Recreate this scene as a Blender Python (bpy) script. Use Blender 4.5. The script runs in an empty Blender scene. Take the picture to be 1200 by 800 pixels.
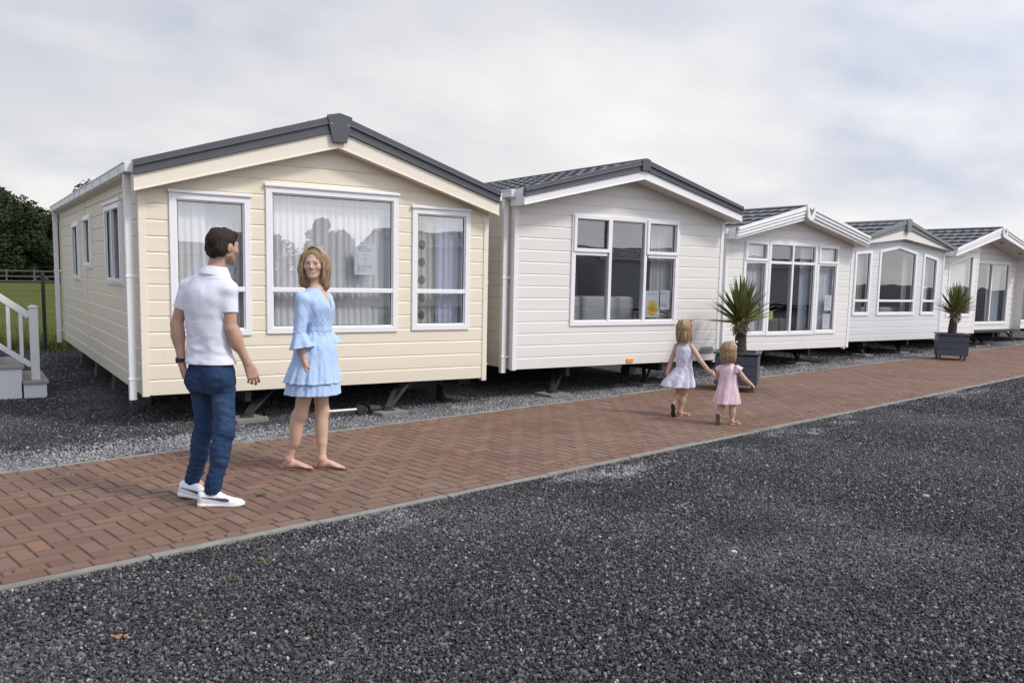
import bpy, bmesh, math, random
import numpy as np
from mathutils import Vector, Matrix
random.seed(7); rng=np.random.default_rng(7)
S=bpy.context.scene; COL=S.collection
pi=math.pi; R=math.radians

# ------------------------------------------------------------------ scene, camera, light
S.render.engine='CYCLES'
S.view_settings.view_transform='Standard'; S.view_settings.look='None'; S.view_settings.gamma=1
S.view_settings.use_curve_mapping=False; S.view_settings.exposure=0.56
S.cycles.max_bounces=6; S.cycles.diffuse_bounces=3; S.cycles.glossy_bounces=3; S.cycles.transparent_max_bounces=12; S.cycles.transmission_bounces=3
S.cycles.caustics_reflective=False; S.cycles.caustics_refractive=False
CAMH=1.52
cam=bpy.data.cameras.new('camera'); co=bpy.data.objects.new('camera',cam); COL.objects.link(co); S.camera=co
pitch,roll,yaw=0.1100,0.0230,0.5900
cam.sensor_width=36; cam.lens=1004.06/1200*36; cam.clip_end=2000; cam.clip_start=.05
cam.shift_x=-(624.23-600)/1200; cam.shift_y=(434.72-400)/1200
fw=Vector((math.sin(yaw)*math.cos(pitch),math.cos(yaw)*math.cos(pitch),-math.sin(pitch)))
r0=Vector((math.cos(yaw),-math.sin(yaw),0)); u0=r0.cross(fw)
rr=r0*math.cos(roll)+u0*math.sin(roll); uu=-r0*math.sin(roll)+u0*math.cos(roll)
M=Matrix((rr,uu,-fw)).transposed().to_4x4(); M.translation=(0,0,CAMH); co.matrix_world=M

SUN_EL,SUN_AZ=R(46),R(145)      # azimuth clockwise from +Y
sdir=Vector((math.sin(SUN_AZ)*math.cos(SUN_EL),math.cos(SUN_AZ)*math.cos(SUN_EL),math.sin(SUN_EL)))
sl=bpy.data.lights.new('sun','SUN'); sl.energy=1.5; sl.angle=R(10); sl.color=(1,.93,.84)
so=bpy.data.objects.new('sun',sl); COL.objects.link(so); so.rotation_euler=sdir.to_track_quat('Z','Y').to_euler(); so.location=(0,0,20)

# ------------------------------------------------------------------ node helpers
class NT:
    def __init__(s,nt): s.nt=nt; s.n=nt.nodes; s.l=nt.links
    def add(s,t,**k):
        n=s.n.new(t)
        ins=k.pop('ins',{})
        for a,b in k.items(): setattr(n,a,b)
        for a,b in ins.items(): s.put(n,a,b)
        return n
    def put(s,n,a,b):
        if isinstance(b,bpy.types.NodeSocket): s.l.new(b,n.inputs[a])
        else:
            if isinstance(b,tuple) and len(b)==3 and n.inputs[a].type=='RGBA': b=(*b,1)
            n.inputs[a].default_value=b
    def math(s,op,a,b=0.0,c=None,clamp=False):
        n=s.add('ShaderNodeMath',operation=op,use_clamp=clamp); s.put(n,0,a); s.put(n,1,b)
        if c is not None: s.put(n,2,c)
        return n.outputs[0]
    def mix(s,f,a,b,mode='MIX'):
        n=s.add('ShaderNodeMix',data_type='RGBA',blend_type=mode); s.put(n,0,f); s.put(n,6,a); s.put(n,7,b); return n.outputs[2]
    def noise(s,vec,scale,detail=3,rough=.5,dist=0.0):
        n=s.add('ShaderNodeTexNoise'); s.put(n,'Scale',scale); s.put(n,'Detail',detail); s.put(n,'Roughness',rough); s.put(n,'Distortion',dist)
        if vec is not None: s.put(n,'Vector',vec)
        return n.outputs[0]
    def ramp(s,f,stops,interp='LINEAR'):
        n=s.add('ShaderNodeValToRGB'); n.color_ramp.interpolation=interp; e=n.color_ramp.elements
        while len(e)<len(stops): e.new(.5)
        for i,(p,c) in enumerate(stops): e[i].position=p; e[i].color=(*c,1) if len(c)==3 else c
        s.put(n,0,f); return n.outputs[0]
    def mapping(s,vec,scale=(1,1,1),rot=(0,0,0),loc=(0,0,0)):
        n=s.add('ShaderNodeMapping'); s.put(n,0,vec); s.put(n,'Scale',scale); s.put(n,'Rotation',rot); s.put(n,'Location',loc); return n.outputs[0]
    def bump(s,h,dist=.01,strength=1.0,norm=None):
        n=s.add('ShaderNodeBump'); s.put(n,'Height',h); s.put(n,'Distance',dist); s.put(n,'Strength',strength)
        if norm is not None: s.put(n,'Normal',norm)
        return n.outputs[0]
def newmat(name):
    m=bpy.data.materials.new(name); m.use_nodes=True; t=NT(m.node_tree); t.n.clear()
    out=t.add('ShaderNodeOutputMaterial'); return m,t,out
def pbsdf(t,out,**ins):
    p=t.add('ShaderNodeBsdfPrincipled')
    for k,v in ins.items(): t.put(p,k.replace('_',' '),v)
    t.l.new(p.outputs[0],out.inputs[0]); return p
def simple(name,c,rough=.5,metal=0.0,var=.12,scale=6,bump=0.0,bscale=60,spec=.5,stretch=(1,1,1),dirt=0.0,dirtc=(.12,.1,.08)):
    m,t,out=newmat(name); g=t.add('ShaderNodeTexCoord').outputs['Object']
    v=t.mapping(g,stretch)
    nz=t.noise(v,scale,4,.6)
    lo=tuple(x*(1-var) for x in c); hi=tuple(min(1,x*(1+var)) for x in c)
    colr=t.mix(nz,lo,hi)
    if dirt>0:
        d=t.noise(g,1.7,6,.7); d=t.ramp(d,[(.5,(0,0,0)),(.75,(1,1,1))]); f=t.math('MULTIPLY',d,dirt)
        colr=t.mix(f,colr,dirtc)
    p=pbsdf(t,out,Base_Color=colr,Roughness=rough,Metallic=metal); p.inputs['Specular IOR Level'].default_value=spec
    if bump>0: t.put(p,'Normal',t.bump(t.noise(v,bscale,3),bump))
    return m

# ------------------------------------------------------------------ world: Nishita sky seen through broken overcast
W=bpy.data.worlds.new('World'); S.world=W; W.use_nodes=True; t=NT(W.node_tree); t.n.clear()
wo=t.add('ShaderNodeOutputWorld'); bg=t.add('ShaderNodeBackground'); t.l.new(bg.outputs[0],wo.inputs[0]); bg.inputs[1].default_value=.1
sky=t.add('ShaderNodeTexSky'); sky.sky_type='NISHITA'; sky.sun_disc=False; sky.sun_elevation=SUN_EL; sky.sun_rotation=SUN_AZ
g=t.add('ShaderNodeTexCoord').outputs['Generated']
sep=t.add('ShaderNodeSeparateXYZ',ins={0:g}); zx,zy,zz=sep.outputs
den=t.math('ADD',t.math('MAXIMUM',zz,0.0),.34)
cx=t.math('DIVIDE',zx,den); cy=t.math('DIVIDE',zy,den)
cv=t.add('ShaderNodeCombineXYZ',ins={0:cx,1:cy,2:0.0}).outputs[0]
cv1=t.mapping(cv,(.78,1.0,1),(0,0,R(34)),(5.6,3.1,0))
n1=t.noise(cv1,2.6,8,.50,.05)
n2=t.noise(t.mapping(cv1,(1,1,1),(0,0,0),(7.3,2.2,1)),.85,4,.5,.1)
# large tone: blue-grey at top and middle, pale towards the horizon and towards the right
dotr=t.add('ShaderNodeVectorMath',operation='DOT_PRODUCT',ins={0:g,1:(.93,.36,0)}).outputs['Value']
tone=t.math('ADD',t.math('MULTIPLY',dotr,.26),t.math('MULTIPLY',zz,-1.15))
tone=t.math('ADD',tone,.60)
tone=t.math('ADD',tone,t.math('MULTIPLY',t.math('SUBTRACT',n2,.5),2.0))
base=t.ramp(tone,[(0.0,(.35,.385,.475)),(.35,(.425,.455,.53)),(.60,(.575,.575,.60)),(1.0,(.71,.685,.655))])
wisp=t.ramp(n1,[(.44,(0,0,0)),(.68,(1,1,1))])
wf=t.math('MULTIPLY',wisp,t.math('SUBTRACT',.95,t.math('MULTIPLY',zz,1.0)),clamp=True)
cloud=t.mix(t.math('MULTIPLY',wf,.80),base,(.77,.75,.72))
# the cloud deck is much brighter around the veiled sun, behind the camera
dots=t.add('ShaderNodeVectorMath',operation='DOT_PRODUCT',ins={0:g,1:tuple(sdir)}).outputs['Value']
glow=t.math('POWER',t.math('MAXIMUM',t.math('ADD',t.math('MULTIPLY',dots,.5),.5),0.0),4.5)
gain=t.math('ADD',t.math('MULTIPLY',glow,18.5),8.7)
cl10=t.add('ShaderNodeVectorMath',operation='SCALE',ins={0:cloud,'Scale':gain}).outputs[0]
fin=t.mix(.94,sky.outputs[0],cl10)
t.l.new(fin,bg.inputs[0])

# ------------------------------------------------------------------ mesh builder
class MB:
    def __init__(s): s.v=[]; s.f=[]; s.mi=[]; s.cur=0
    def pts(s,ps): i=len(s.v); s.v.extend([tuple(p) for p in ps]); return i
    def face(s,idx): s.f.append(tuple(idx)); s.mi.append(s.cur)
    def quad(s,a,b,c,d): i=s.pts([a,b,c,d]); s.face((i,i+1,i+2,i+3))
    def box(s,x0,x1,y0,y1,z0,z1):
        if x0>x1:x0,x1=x1,x0
        if y0>y1:y0,y1=y1,y0
        if z0>z1:z0,z1=z1,z0
        i=s.pts([(x0,y0,z0),(x1,y0,z0),(x1,y1,z0),(x0,y1,z0),(x0,y0,z1),(x1,y0,z1),(x1,y1,z1),(x0,y1,z1)])
        for q in ((0,3,2,1),(4,5,6,7),(0,1,5,4),(1,2,6,5),(2,3,7,6),(3,0,4,7)): s.face([i+k for k in q])
    def bar(s,a,b,w,h,up=(0,0,1)):
        a=Vector(a);b=Vector(b);d=(b-a).normalized();u=Vector(up)
        sd=d.cross(u)
        if sd.length<1e-4: sd=d.cross(Vector((1,0,0)))
        sd.normalize(); u=sd.cross(d)
        i=len(s.v)
        for p in (a,b):
            for x,y in ((-1,-1),(1,-1),(1,1),(-1,1)): s.v.append(tuple(p+sd*(x*w/2)+u*(y*h/2)))
        for q in ((0,1,2,3),(7,6,5,4),(0,4,5,1),(1,5,6,2),(2,6,7,3),(3,7,4,0)): s.face([i+k for k in q])
    def tube(s,path,rads,n=10,cap=True):
        path=[Vector(p) for p in path]
        if not hasattr(rads,'__len__'): rads=[rads]*len(path)
        prev=None; rings=[]
        for k,p in enumerate(path):
            d=(path[min(k+1,len(path)-1)]-path[max(k-1,0)]).normalized()
            if prev is None:
                a=d.orthogonal().normalized()
            else:
                a=(prev-d*prev.dot(d))
                a=a.normalized() if a.length>1e-6 else d.orthogonal().normalized()
            prev=a; b=d.cross(a); i=len(s.v)
            for q in range(n):
                th=2*pi*q/n; s.v.append(tuple(p+(a*math.cos(th)+b*math.sin(th))*rads[k]))
            rings.append(i)
        for k in range(len(rings)-1):
            for q in range(n):
                s.face((rings[k]+q,rings[k]+(q+1)%n,rings[k+1]+(q+1)%n,rings[k+1]+q))
        if cap:
            s.face([rings[0]+q for q in range(n)][::-1]); s.face([rings[-1]+q for q in range(n)])
    def prism(s,poly,o0,o1,m3):
        # poly (u,z) list, outward offsets o0<o1
        n=len(poly); i=s.pts([m3(u,o0,z) for u,z in poly]+[m3(u,o1,z) for u,z in poly])
        s.face([i+k for k in range(n)][::-1]); s.face([i+n+k for k in range(n)])
        for k in range(n): s.face((i+k,i+(k+1)%n,i+n+(k+1)%n,i+n+k))
    def ring(s,outer,inner,o0,o1,m3):
        n=len(outer)
        A=s.pts([m3(u,o1,z) for u,z in outer]); B=s.pts([m3(u,o1,z) for u,z in inner])
        C=s.pts([m3(u,o0,z) for u,z in outer]); D=s.pts([m3(u,o0,z) for u,z in inner])
        for k in range(n):
            j=(k+1)%n
            s.face((A+k,A+j,B+j,B+k)); s.face((C+k,D+k,D+j,C+j)); s.face((C+k,C+j,A+j,A+k)); s.face((B+k,B+j,D+j,D+k))
    def build(s,name,mats,parent=None,smooth=False,bevel=0.0,fix=True,loc=None):
        me=bpy.data.meshes.new(name); me.from_pydata(s.v,[],s.f)
        if not isinstance(mats,(list,tuple)): mats=[mats]
        for m in mats: me.materials.append(m)
        me.polygons.foreach_set('material_index',s.mi)
        if fix:
            bm=bmesh.new(); bm.from_mesh(me); bmesh.ops.remove_doubles(bm,verts=bm.verts,dist=1e-5); bmesh.ops.recalc_face_normals(bm,faces=bm.faces); bm.to_mesh(me); bm.free()
        if smooth: me.shade_smooth()
        me.update()
        o=bpy.data.objects.new(name,me); COL.objects.link(o)
        if parent: o.parent=parent
        if loc: o.location=loc
        if bevel>0:
            b=o.modifiers.new('bevel','BEVEL'); b.width=bevel; b.segments=2; b.limit_method='ANGLE'; b.angle_limit=R(40); b.harden_normals=False
        return o
def tag(o,label=None,cat=None,group=None,kind=None):
    if label: o['label']=label
    if cat: o['category']=cat
    if group: o['group']=group
    if kind: o['kind']=kind
    return o
def empty(name,loc,rz=0):
    o=bpy.data.objects.new(name,None); COL.objects.link(o); o.location=loc; o.rotation_euler=(0,0,rz); o.empty_display_size=.2; return o
def copy_tree(o,parent=None):
    c=o.copy(); COL.objects.link(c); c.parent=parent
    for ch in list(o.children): copy_tree(ch,c)
    return c
def inset(poly,d):
    # poly counter-clockwise in (u,z)
    n=len(poly); out=[]
    L=[]
    for k in range(n):
        a=Vector(poly[k]);b=Vector(poly[(k+1)%n]); e=(b-a).normalized(); nn=Vector((-e.y,e.x)); L.append((a+nn*d,e))
    for k in range(n):
        p,e=L[k-1]; q,f=L[k]
        cr=e.x*f.y-e.y*f.x
        tt=((q-p).x*f.y-(q-p).y*f.x)/cr
        out.append(tuple(p+e*tt))
    return out
def rect(x0,x1,z0,z1): return [(x0,z0),(x1,z0),(x1,z1),(x0,z1)]

# ------------------------------------------------------------------ materials
def cladmat(name,c,grain=.6,axis=(1,1,14),var=.05):
    m,t,out=newmat(name); g=t.add('ShaderNodeTexCoord').outputs['Object']
    gr=t.noise(t.mapping(g,(2.2,2.2,60)),3,6,.65)
    big=t.noise(t.mapping(g,(.6,.6,7)),1.4,3,.6)
    c2=t.mix(big,tuple(x*(1-var) for x in c),tuple(min(.9,x*(1+var)) for x in c))
    c3=t.mix(t.math('MULTIPLY',t.ramp(gr,[(.45,(0,0,0)),(.7,(1,1,1))]),.10*grain),c2,tuple(x*.7 for x in c))
    drip=t.noise(t.mapping(g,(9,9,.35)),2.0,5,.6)
    c4=t.mix(t.math('MULTIPLY',t.ramp(drip,[(.55,(0,0,0)),(.8,(1,1,1))]),.10),c3,tuple(x*.6 for x in c))
    zs=t.add('ShaderNodeSeparateXYZ',ins={0:g}).outputs[2]
    spl=t.noise(g,4,5,.7); low=t.math('SUBTRACT',.62,zs,clamp=True); sp=t.math('MULTIPLY',t.math('MULTIPLY',low,spl),.75)
    c5=t.mix(sp,c4,(.30,.26,.22))
    p=pbsdf(t,out,Base_Color=c5,Roughness=t.math('ADD',.38,t.math('MULTIPLY',gr,.2)))
    t.put(p,'Normal',t.bump(gr,.0016*grain,.8,t.bump(big,.004,.5)))
    return m
cream=cladmat('cream_cladding',(.79,.705,.555))
cream2=cladmat('cream_trim',(.81,.74,.61),.4)
white2=cladmat('white_cladding',(.76,.73,.685))
white3=cladmat('bright_cladding',(.76,.735,.70))
blueg=cladmat('pale_grey_cladding',(.665,.672,.68))
white5=cladmat('clean_white_cladding',(.80,.775,.745))
upvc=simple('white_upvc',(.83,.82,.815),.28,var=.03,scale=3,spec=.5)
gutter_m=simple('white_gutter_plastic',(.78,.775,.77),.35,var=.05,scale=3,dirt=.25,dirtc=(.45,.43,.38))
trimw=simple('white_trim',(.80,.79,.78),.4,var=.04,scale=3,dirt=.12,dirtc=(.5,.48,.44))
darkv=simple('anthracite_verge',(.075,.078,.09),.42,var=.15,scale=4,bump=.001,bscale=90)
greyv=simple('grey_verge',(.19,.20,.20),.45,var=.1,scale=4)
soffit=simple('soffit_board',(.62,.60,.57),.6,var=.05)
rubber=simple('black_rubber',(.02,.02,.022),.7)
steel=simple('galvanised_steel',(.30,.31,.32),.42,.7,var=.25,scale=14,bump=.001)
bsteel=simple('painted_dark_steel',(.035,.035,.038),.5,.2,var=.3,dirt=.4,dirtc=(.10,.07,.05))
concrete=simple('concrete',(.33,.31,.28),.85,var=.25,scale=12,bump=.004,bscale=80,dirt=.4)
paper=simple('paper',(.80,.82,.86),.6,var=.02)
ink=simple('grey_ink',(.28,.30,.36),.7)
yellowp=simple('yellow_print',(.86,.58,.03),.5,var=.15,scale=30)
noteyel=simple('yellow_note',(.75,.72,.12),.6)
amber=simple('amber_reflector',(.85,.33,.04),.25)
def tilemat():
    m,t,out=newmat('roof_tile_sheet'); g=t.add('ShaderNodeTexCoord').outputs['Object']
    n=t.noise(g,5,5,.6); f=t.noise(g,180,2)
    c=t.ramp(n,[(.3,(.11,.11,.12)),(.7,(.19,.19,.20))])
    p=pbsdf(t,out,Base_Color=c,Roughness=.6); t.put(p,'Normal',t.bump(f,.002)); return m
tile=tilemat()
def glassmat(name,ior,tint):
    m,t,out=newmat(name)
    g=t.add('ShaderNodeTexCoord').outputs['Object']; geo=t.add('ShaderNodeNewGeometry')
    b=t.bump(t.noise(g,1.6,1,.4),.004,.6)
    dp=t.add('ShaderNodeVectorMath',operation='DOT_PRODUCT',ins={0:geo.outputs['Normal'],1:geo.outputs['Incoming']}).outputs['Value']
    fr=t.math('ADD',ior,t.math('MULTIPLY',1-ior,t.math('POWER',t.math('SUBTRACT',1.0,t.math('ABSOLUTE',dp),clamp=True),5.0)),clamp=True)
    tr=t.add('ShaderNodeBsdfTransparent'); tr.inputs[0].default_value=(*tint,1)
    gl=t.add('ShaderNodeBsdfGlossy'); gl.inputs['Roughness'].default_value=.0; gl.inputs[0].default_value=(.95,.97,1,1); t.l.new(b,gl.inputs['Normal'])
    mx=t.add('ShaderNodeMixShader'); t.l.new(fr,mx.inputs[0]); t.l.new(tr.outputs[0],mx.inputs[1]); t.l.new(gl.outputs[0],mx.inputs[2]); t.l.new(mx.outputs[0],out.inputs[0]); return m
glass=glassmat('double_glazing',.26,(.97,.98,.98))
glassd=glassmat('tinted_glazing',.20,(.74,.77,.78))
def curtmat(name,c,tr=.25,pattern=None):
    m,t,out=newmat(name); g=t.add('ShaderNodeTexCoord').outputs['Object']
    col=t.mix(t.noise(t.mapping(g,(25,25,.8)),1,4),tuple(x*.86 for x in c),c)
    if pattern:
        sx=t.add('ShaderNodeSeparateXYZ',ins={0:g})
        w=t.math('SINE',t.math('MULTIPLY',sx.outputs[0],2*pi/.21)); w2=t.math('SINE',t.math('MULTIPLY',sx.outputs[2],2*pi/.2))
        k=t.math('GREATER_THAN',t.math('ADD',w,t.math('MULTIPLY',w2,.75)),.95)
        col=t.mix(t.math('MULTIPLY',k,.8),col,pattern)
    d=t.add('ShaderNodeBsdfDiffuse',ins={0:col}); tl=t.add('ShaderNodeBsdfTranslucent',ins={0:col}); tp=t.add('ShaderNodeBsdfTransparent')
    a=t.add('ShaderNodeMixShader'); a.inputs[0].default_value=.12; t.l.new(d.outputs[0],a.inputs[1]); t.l.new(tl.outputs[0],a.inputs[2])
    b=t.add('ShaderNodeMixShader'); b.inputs[0].default_value=tr; t.l.new(a.outputs[0],b.inputs[1]); t.l.new(tp.outputs[0],b.inputs[2]); t.l.new(b.outputs[0],out.inputs[0]); return m
sheer=curtmat('white_voile',(.95,.955,.96),.06)
lav=curtmat('lavender_voile',(.82,.84,.93),.05)
blueish=curtmat('pale_blue_curtain',(.66,.71,.86),.03)
patt=curtmat('patterned_curtain',(.72,.71,.66),.0,(.16,.11,.10))
beigec=curtmat('beige_curtain',(.68,.66,.60),.03)
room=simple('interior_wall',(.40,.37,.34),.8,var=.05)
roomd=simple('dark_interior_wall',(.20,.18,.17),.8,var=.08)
sofa_m=simple('pale_sofa_fabric',(.62,.60,.60),.9,var=.06,bump=.003,bscale=200)

# gravel -------------------------------------------------------------
def gravel_ground():
    m,t,out=newmat('gravel_ground'); g=t.add('ShaderNodeNewGeometry').outputs['Position']
    vo=t.add('ShaderNodeTexVoronoi',ins={'Vector':g,'Scale':62.0}); rnd=t.add('ShaderNodeSeparateColor',ins={0:vo.outputs['Color']}).outputs[0]
    c=t.ramp(rnd,[(0,(.022,.022,.026)),(.55,(.05,.05,.056)),(.85,(.10,.10,.11)),(.95,(.22,.21,.21)),(1,(.42,.40,.37))])
    big=t.noise(g,.55,5,.6); c=t.mix(t.ramp(big,[(.42,(0,0,0)),(.72,(.75,.75,.75))]),c,t.mix(rnd,(.07,.068,.066),(.20,.195,.19)))
    lp=lightpatch(t,g); c=t.mix(t.math('MULTIPLY',lp,.8),c,t.mix(rnd,(.12,.12,.12),(.46,.45,.44)))
    p=pbsdf(t,out,Base_Color=c,Roughness=.9); t.put(p,'Normal',t.bump(vo.outputs['Distance'],.02,1.0)); p.inputs['Specular IOR Level'].default_value=.2
    return m
PB=.192; PF=7.227; PN=4.667      # path edges: y = PF + PB x (far), y = PN + PB x (near)
def lightpatch(t,g):
    # pale grit lies along both edges of the path
    sx=t.add('ShaderNodeSeparateXYZ',ins={0:g}); v=t.math('SUBTRACT',sx.outputs[1],t.math('MULTIPLY',sx.outputs[0],PB))
    wob=t.math('MULTIPLY',t.math('SUBTRACT',t.noise(g,1.3,4,.6),.5),1.0)
    a=t.math('SUBTRACT',t.math('ADD',v,wob),PF+.32)           # beyond the far edge
    band=t.math('SUBTRACT',1.0,t.math('DIVIDE',t.math('ABSOLUTE',a),.62),clamp=True)
    b=t.math('SUBTRACT',t.math('ADD',v,t.math('MULTIPLY',wob,1.0)),PN-.22)
    n3=t.ramp(t.noise(g,.8,3,.6),[(.52,(0,0,0)),(.62,(1,1,1))])
    band2=t.math('MULTIPLY',t.math('SUBTRACT',1.0,t.math('DIVIDE',t.math('ABSOLUTE',b),.28),clamp=True),n3)
    return t.math('MAXIMUM',band,band2,clamp=True)
def stone_mat():
    m,t,out=newmat('stone_chips'); g=t.add('ShaderNodeNewGeometry').outputs['Position']
    rnd=t.add('ShaderNodeObjectInfo').outputs['Random']
    c=t.ramp(rnd,[(0,(.017,.016,.018)),(.30,(.033,.031,.034)),(.54,(.066,.062,.066)),(.74,(.125,.118,.123)),(.875,(.20,.19,.192)),(.942,(.28,.25,.215)),(.970,(.52,.50,.47)),(.982,(.22,.14,.09)),(.99,(.05,.048,.052))],'CONSTANT')
    r2=t.math('FRACT',t.math('MULTIPLY',rnd,37.7))
    lp=lightpatch(t,g); k=t.math('GREATER_THAN',t.math('MULTIPLY',lp,1.25),r2)
    c=t.mix(k,c,t.mix(t.math('FRACT',t.math('MULTIPLY',rnd,91.3)),(.13,.13,.135),(.52,.51,.50)))
    dust=t.noise(g,.5,6,.68); c=t.mix(t.ramp(dust,[(.46,(0,0,0)),(.66,(.42,.42,.42))]),c,(.22,.21,.205)); dk=t.noise(g,.9,5,.7); c=t.mix(t.ramp(dk,[(.50,(0,0,0)),(.66,(.55,.55,.55))]),c,(.022,.021,.024))
    c=t.mix(t.math('MULTIPLY',t.noise(g,140,2),.3),c,(.10,.10,.105))
    p=pbsdf(t,out,Base_Color=c,Roughness=.62); p.inputs['Specular IOR Level'].default_value=.35; return m
gm=gravel_ground(); stm=stone_mat()
def quadplane(name,pts,z,mat,kind='structure',n=1):
    mb=MB(); i=mb.pts([(x,y,z) for x,y in pts]); mb.face(range(i,i+len(pts))); o=mb.build(name,mat,fix=False); tag(o,kind=kind); return o
o=quadplane('gravel_yard',[(-400,-400),(600,-400),(600,600),(-400,600)],-.024,gm)

# grass field beyond the fence
def grassmat():
    m,t,out=newmat('meadow_grass'); g=t.add('ShaderNodeNewGeometry').outputs['Position']
    a=t.noise(g,.35,5,.6); b=t.noise(g,9,4,.7); c=t.ramp(a,[(.3,(.095,.105,.022)),(.55,(.145,.15,.035)),(.75,(.19,.185,.055))])
    c=t.mix(t.math('MULTIPLY',b,.55),c,(.055,.085,.018)); p=pbsdf(t,out,Base_Color=c,Roughness=.95); p.inputs['Specular IOR Level'].default_value=.1
    t.put(p,'Normal',t.bump(b,.08)); return m
gm2=grassmat()
o=quadplane('grass_field',[(-400,17.9),(600,17.9),(600,600),(-400,600)],-.022,gm2)
mb=MB()
for k in range(5200):
    x=-1.6+random.random()*6.5; y=17.55+abs(random.gauss(0,2.8)); h=.05+random.random()*.11; 
    if y<17.95 and random.random()<.5: continue
    a=random.random()*pi; dx,dy=math.cos(a)*.011,math.sin(a)*.011; lx,ly=random.gauss(0,.035),random.gauss(0,.035)
    i=mb.pts([(x-dx,y-dy,-.03),(x+dx,y+dy,-.03),(x+lx,y+ly,h)]); mb.face((i,i+1,i+2))
o=mb.build('grass_tufts',gm2,fix=False); tag(o,'tufts of grass growing along the foot of the wire fence','grass',kind='stuff')

# stones as instances
def stones(name,label,polys,dens,rmin,rmax,seed,far=None):
    mb=MB()
    for poly in polys: i=mb.pts([(x,y,-.017) for x,y in poly]); mb.face(range(i,i+len(poly)))
    o=mb.build(name,stm,fix=False); tag(o,label,'gravel',kind='stuff')
    ng=bpy.data.node_groups.new(name,'GeometryNodeTree'); ng.interface.new_socket('Geometry',in_out='INPUT',socket_type='NodeSocketGeometry'); ng.interface.new_socket('Geometry',in_out='OUTPUT',socket_type='NodeSocketGeometry')
    N=ng.nodes; L=ng.links; gi=N.new('NodeGroupInput'); go=N.new('NodeGroupOutput')
    ds=N.new('GeometryNodeDistributePointsOnFaces'); ds.inputs['Density'].default_value=dens; ds.inputs['Seed'].default_value=seed; L.new(gi.outputs[0],ds.inputs[0])
    ico=N.new('GeometryNodeMeshIcoSphere'); ico.inputs['Radius'].default_value=1; ico.inputs['Subdivisions'].default_value=1
    sm=N.new('GeometryNodeSetMaterial'); sm.inputs['Material'].default_value=stm; 
    sp=N.new('GeometryNodeSetPosition'); nz=N.new('ShaderNodeTexNoise'); nz.inputs['Scale'].default_value=1.1; nz.inputs['Detail'].default_value=1
    vm=N.new('ShaderNodeVectorMath'); vm.operation='SUBTRACT'; L.new(nz.outputs['Color'],vm.inputs[0]); vm.inputs[1].default_value=(.5,.5,.5)
    vs=N.new('ShaderNodeVectorMath'); vs.operation='SCALE'; vs.inputs['Scale'].default_value=1.5; L.new(vm.outputs[0],vs.inputs[0])
    L.new(ico.outputs[0],sp.inputs[0]); L.new(vs.outputs[0],sp.inputs['Offset']); L.new(sp.outputs[0],sm.inputs[0])
    ip=N.new('GeometryNodeInstanceOnPoints'); L.new(ds.outputs[0],ip.inputs['Points']); L.new(sm.outputs[0],ip.inputs['Instance'])
    rv=N.new('FunctionNodeRandomValue'); rv.data_type='FLOAT_VECTOR'; rv.inputs[0].default_value=(-pi,-pi,-pi); rv.inputs[1].default_value=(pi,pi,pi); L.new(rv.outputs[0],ip.inputs['Rotation'])
    r1=N.new('FunctionNodeRandomValue'); r1.data_type='FLOAT'; r1.inputs[2].default_value=0; r1.inputs[3].default_value=1; r1.inputs['Seed'].default_value=5
    pw=N.new('ShaderNodeMath'); pw.operation='POWER'; pw.inputs[1].default_value=2.6; L.new(r1.outputs[1],pw.inputs[0])
    mr=N.new('ShaderNodeMapRange'); mr.inputs['To Min'].default_value=rmin; mr.inputs['To Max'].default_value=rmax; L.new(pw.outputs[0],mr.inputs['Value'])
    r3=N.new('FunctionNodeRandomValue'); r3.data_type='FLOAT_VECTOR'; r3.inputs[0].default_value=(.75,.6,.38); r3.inputs[1].default_value=(1.35,1.0,.75); r3.inputs['Seed'].default_value=9
    vsc=N.new('ShaderNodeVectorMath'); vsc.operation='SCALE'; L.new(r3.outputs[0],vsc.inputs[0]); L.new(mr.outputs[0],vsc.inputs['Scale']); L.new(vsc.outputs[0],ip.inputs['Scale'])
    js=N.new('GeometryNodeJoinGeometry'); L.new(ip.outputs[0],js.inputs[0]); L.new(js.outputs[0],go.inputs[0])
    md=o.modifiers.new('scatter','NODES'); md.node_group=ng
    return o
pn=lambda x,d=0: PN+PB*x-.042-d
pf=lambda x,d=0: PF+PB*x+.02+d
X=[-1.2,1,3,5,7,9]
stones('gravel','dark grey stone chippings covering the yard in front of the brick path',
   [[(-2.0,1.7),(3.2,-.6),(9.6,.9),(9.6,pn(9.6)),(-2.0,pn(-2.0))]],7600,.0044,.0140,1)
stones('gravel','dark stone chippings of the yard farther along the brick path',
   [[(9.6,.9),(22,3.4),(22,pn(22)),(9.6,pn(9.6))]],1500,.009,.018,2)
stones('gravel','grey gravel strip under and in front of the caravans',
   [[(-1.6,pf(-1.6)),(9.5,pf(9.5)),(9.5,10.6),(5.9,10.6),(1.5,12.5),(-.8,13.5),(-1.6,13.5)]],2600,.0065,.015,3)
stones('gravel','pale gravel strip beside the path under the far caravans',
   [[(9.5,pf(9.5)),(26,pf(26)),(26,14.2),(9.5,11.8)],[(-.8,13.5),(1.5,12.5),(3.6,16.4),(3.6,17.7),(-.8,17.7)]],750,.011,.02,4)

stones('gravel','loose chippings strayed onto the brick path along both kerbs',[[(-1,PN-PB),(18,PN+PB*18),(18,PN+PB*18+.30),(-1,PN-PB+.22)],[(-1,PF-PB-.45),(18,PF+PB*18-.25),(18,PF+PB*18),(-1,PF-PB)]],42,.004,.011,7).location=(0,0,.020)
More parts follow.
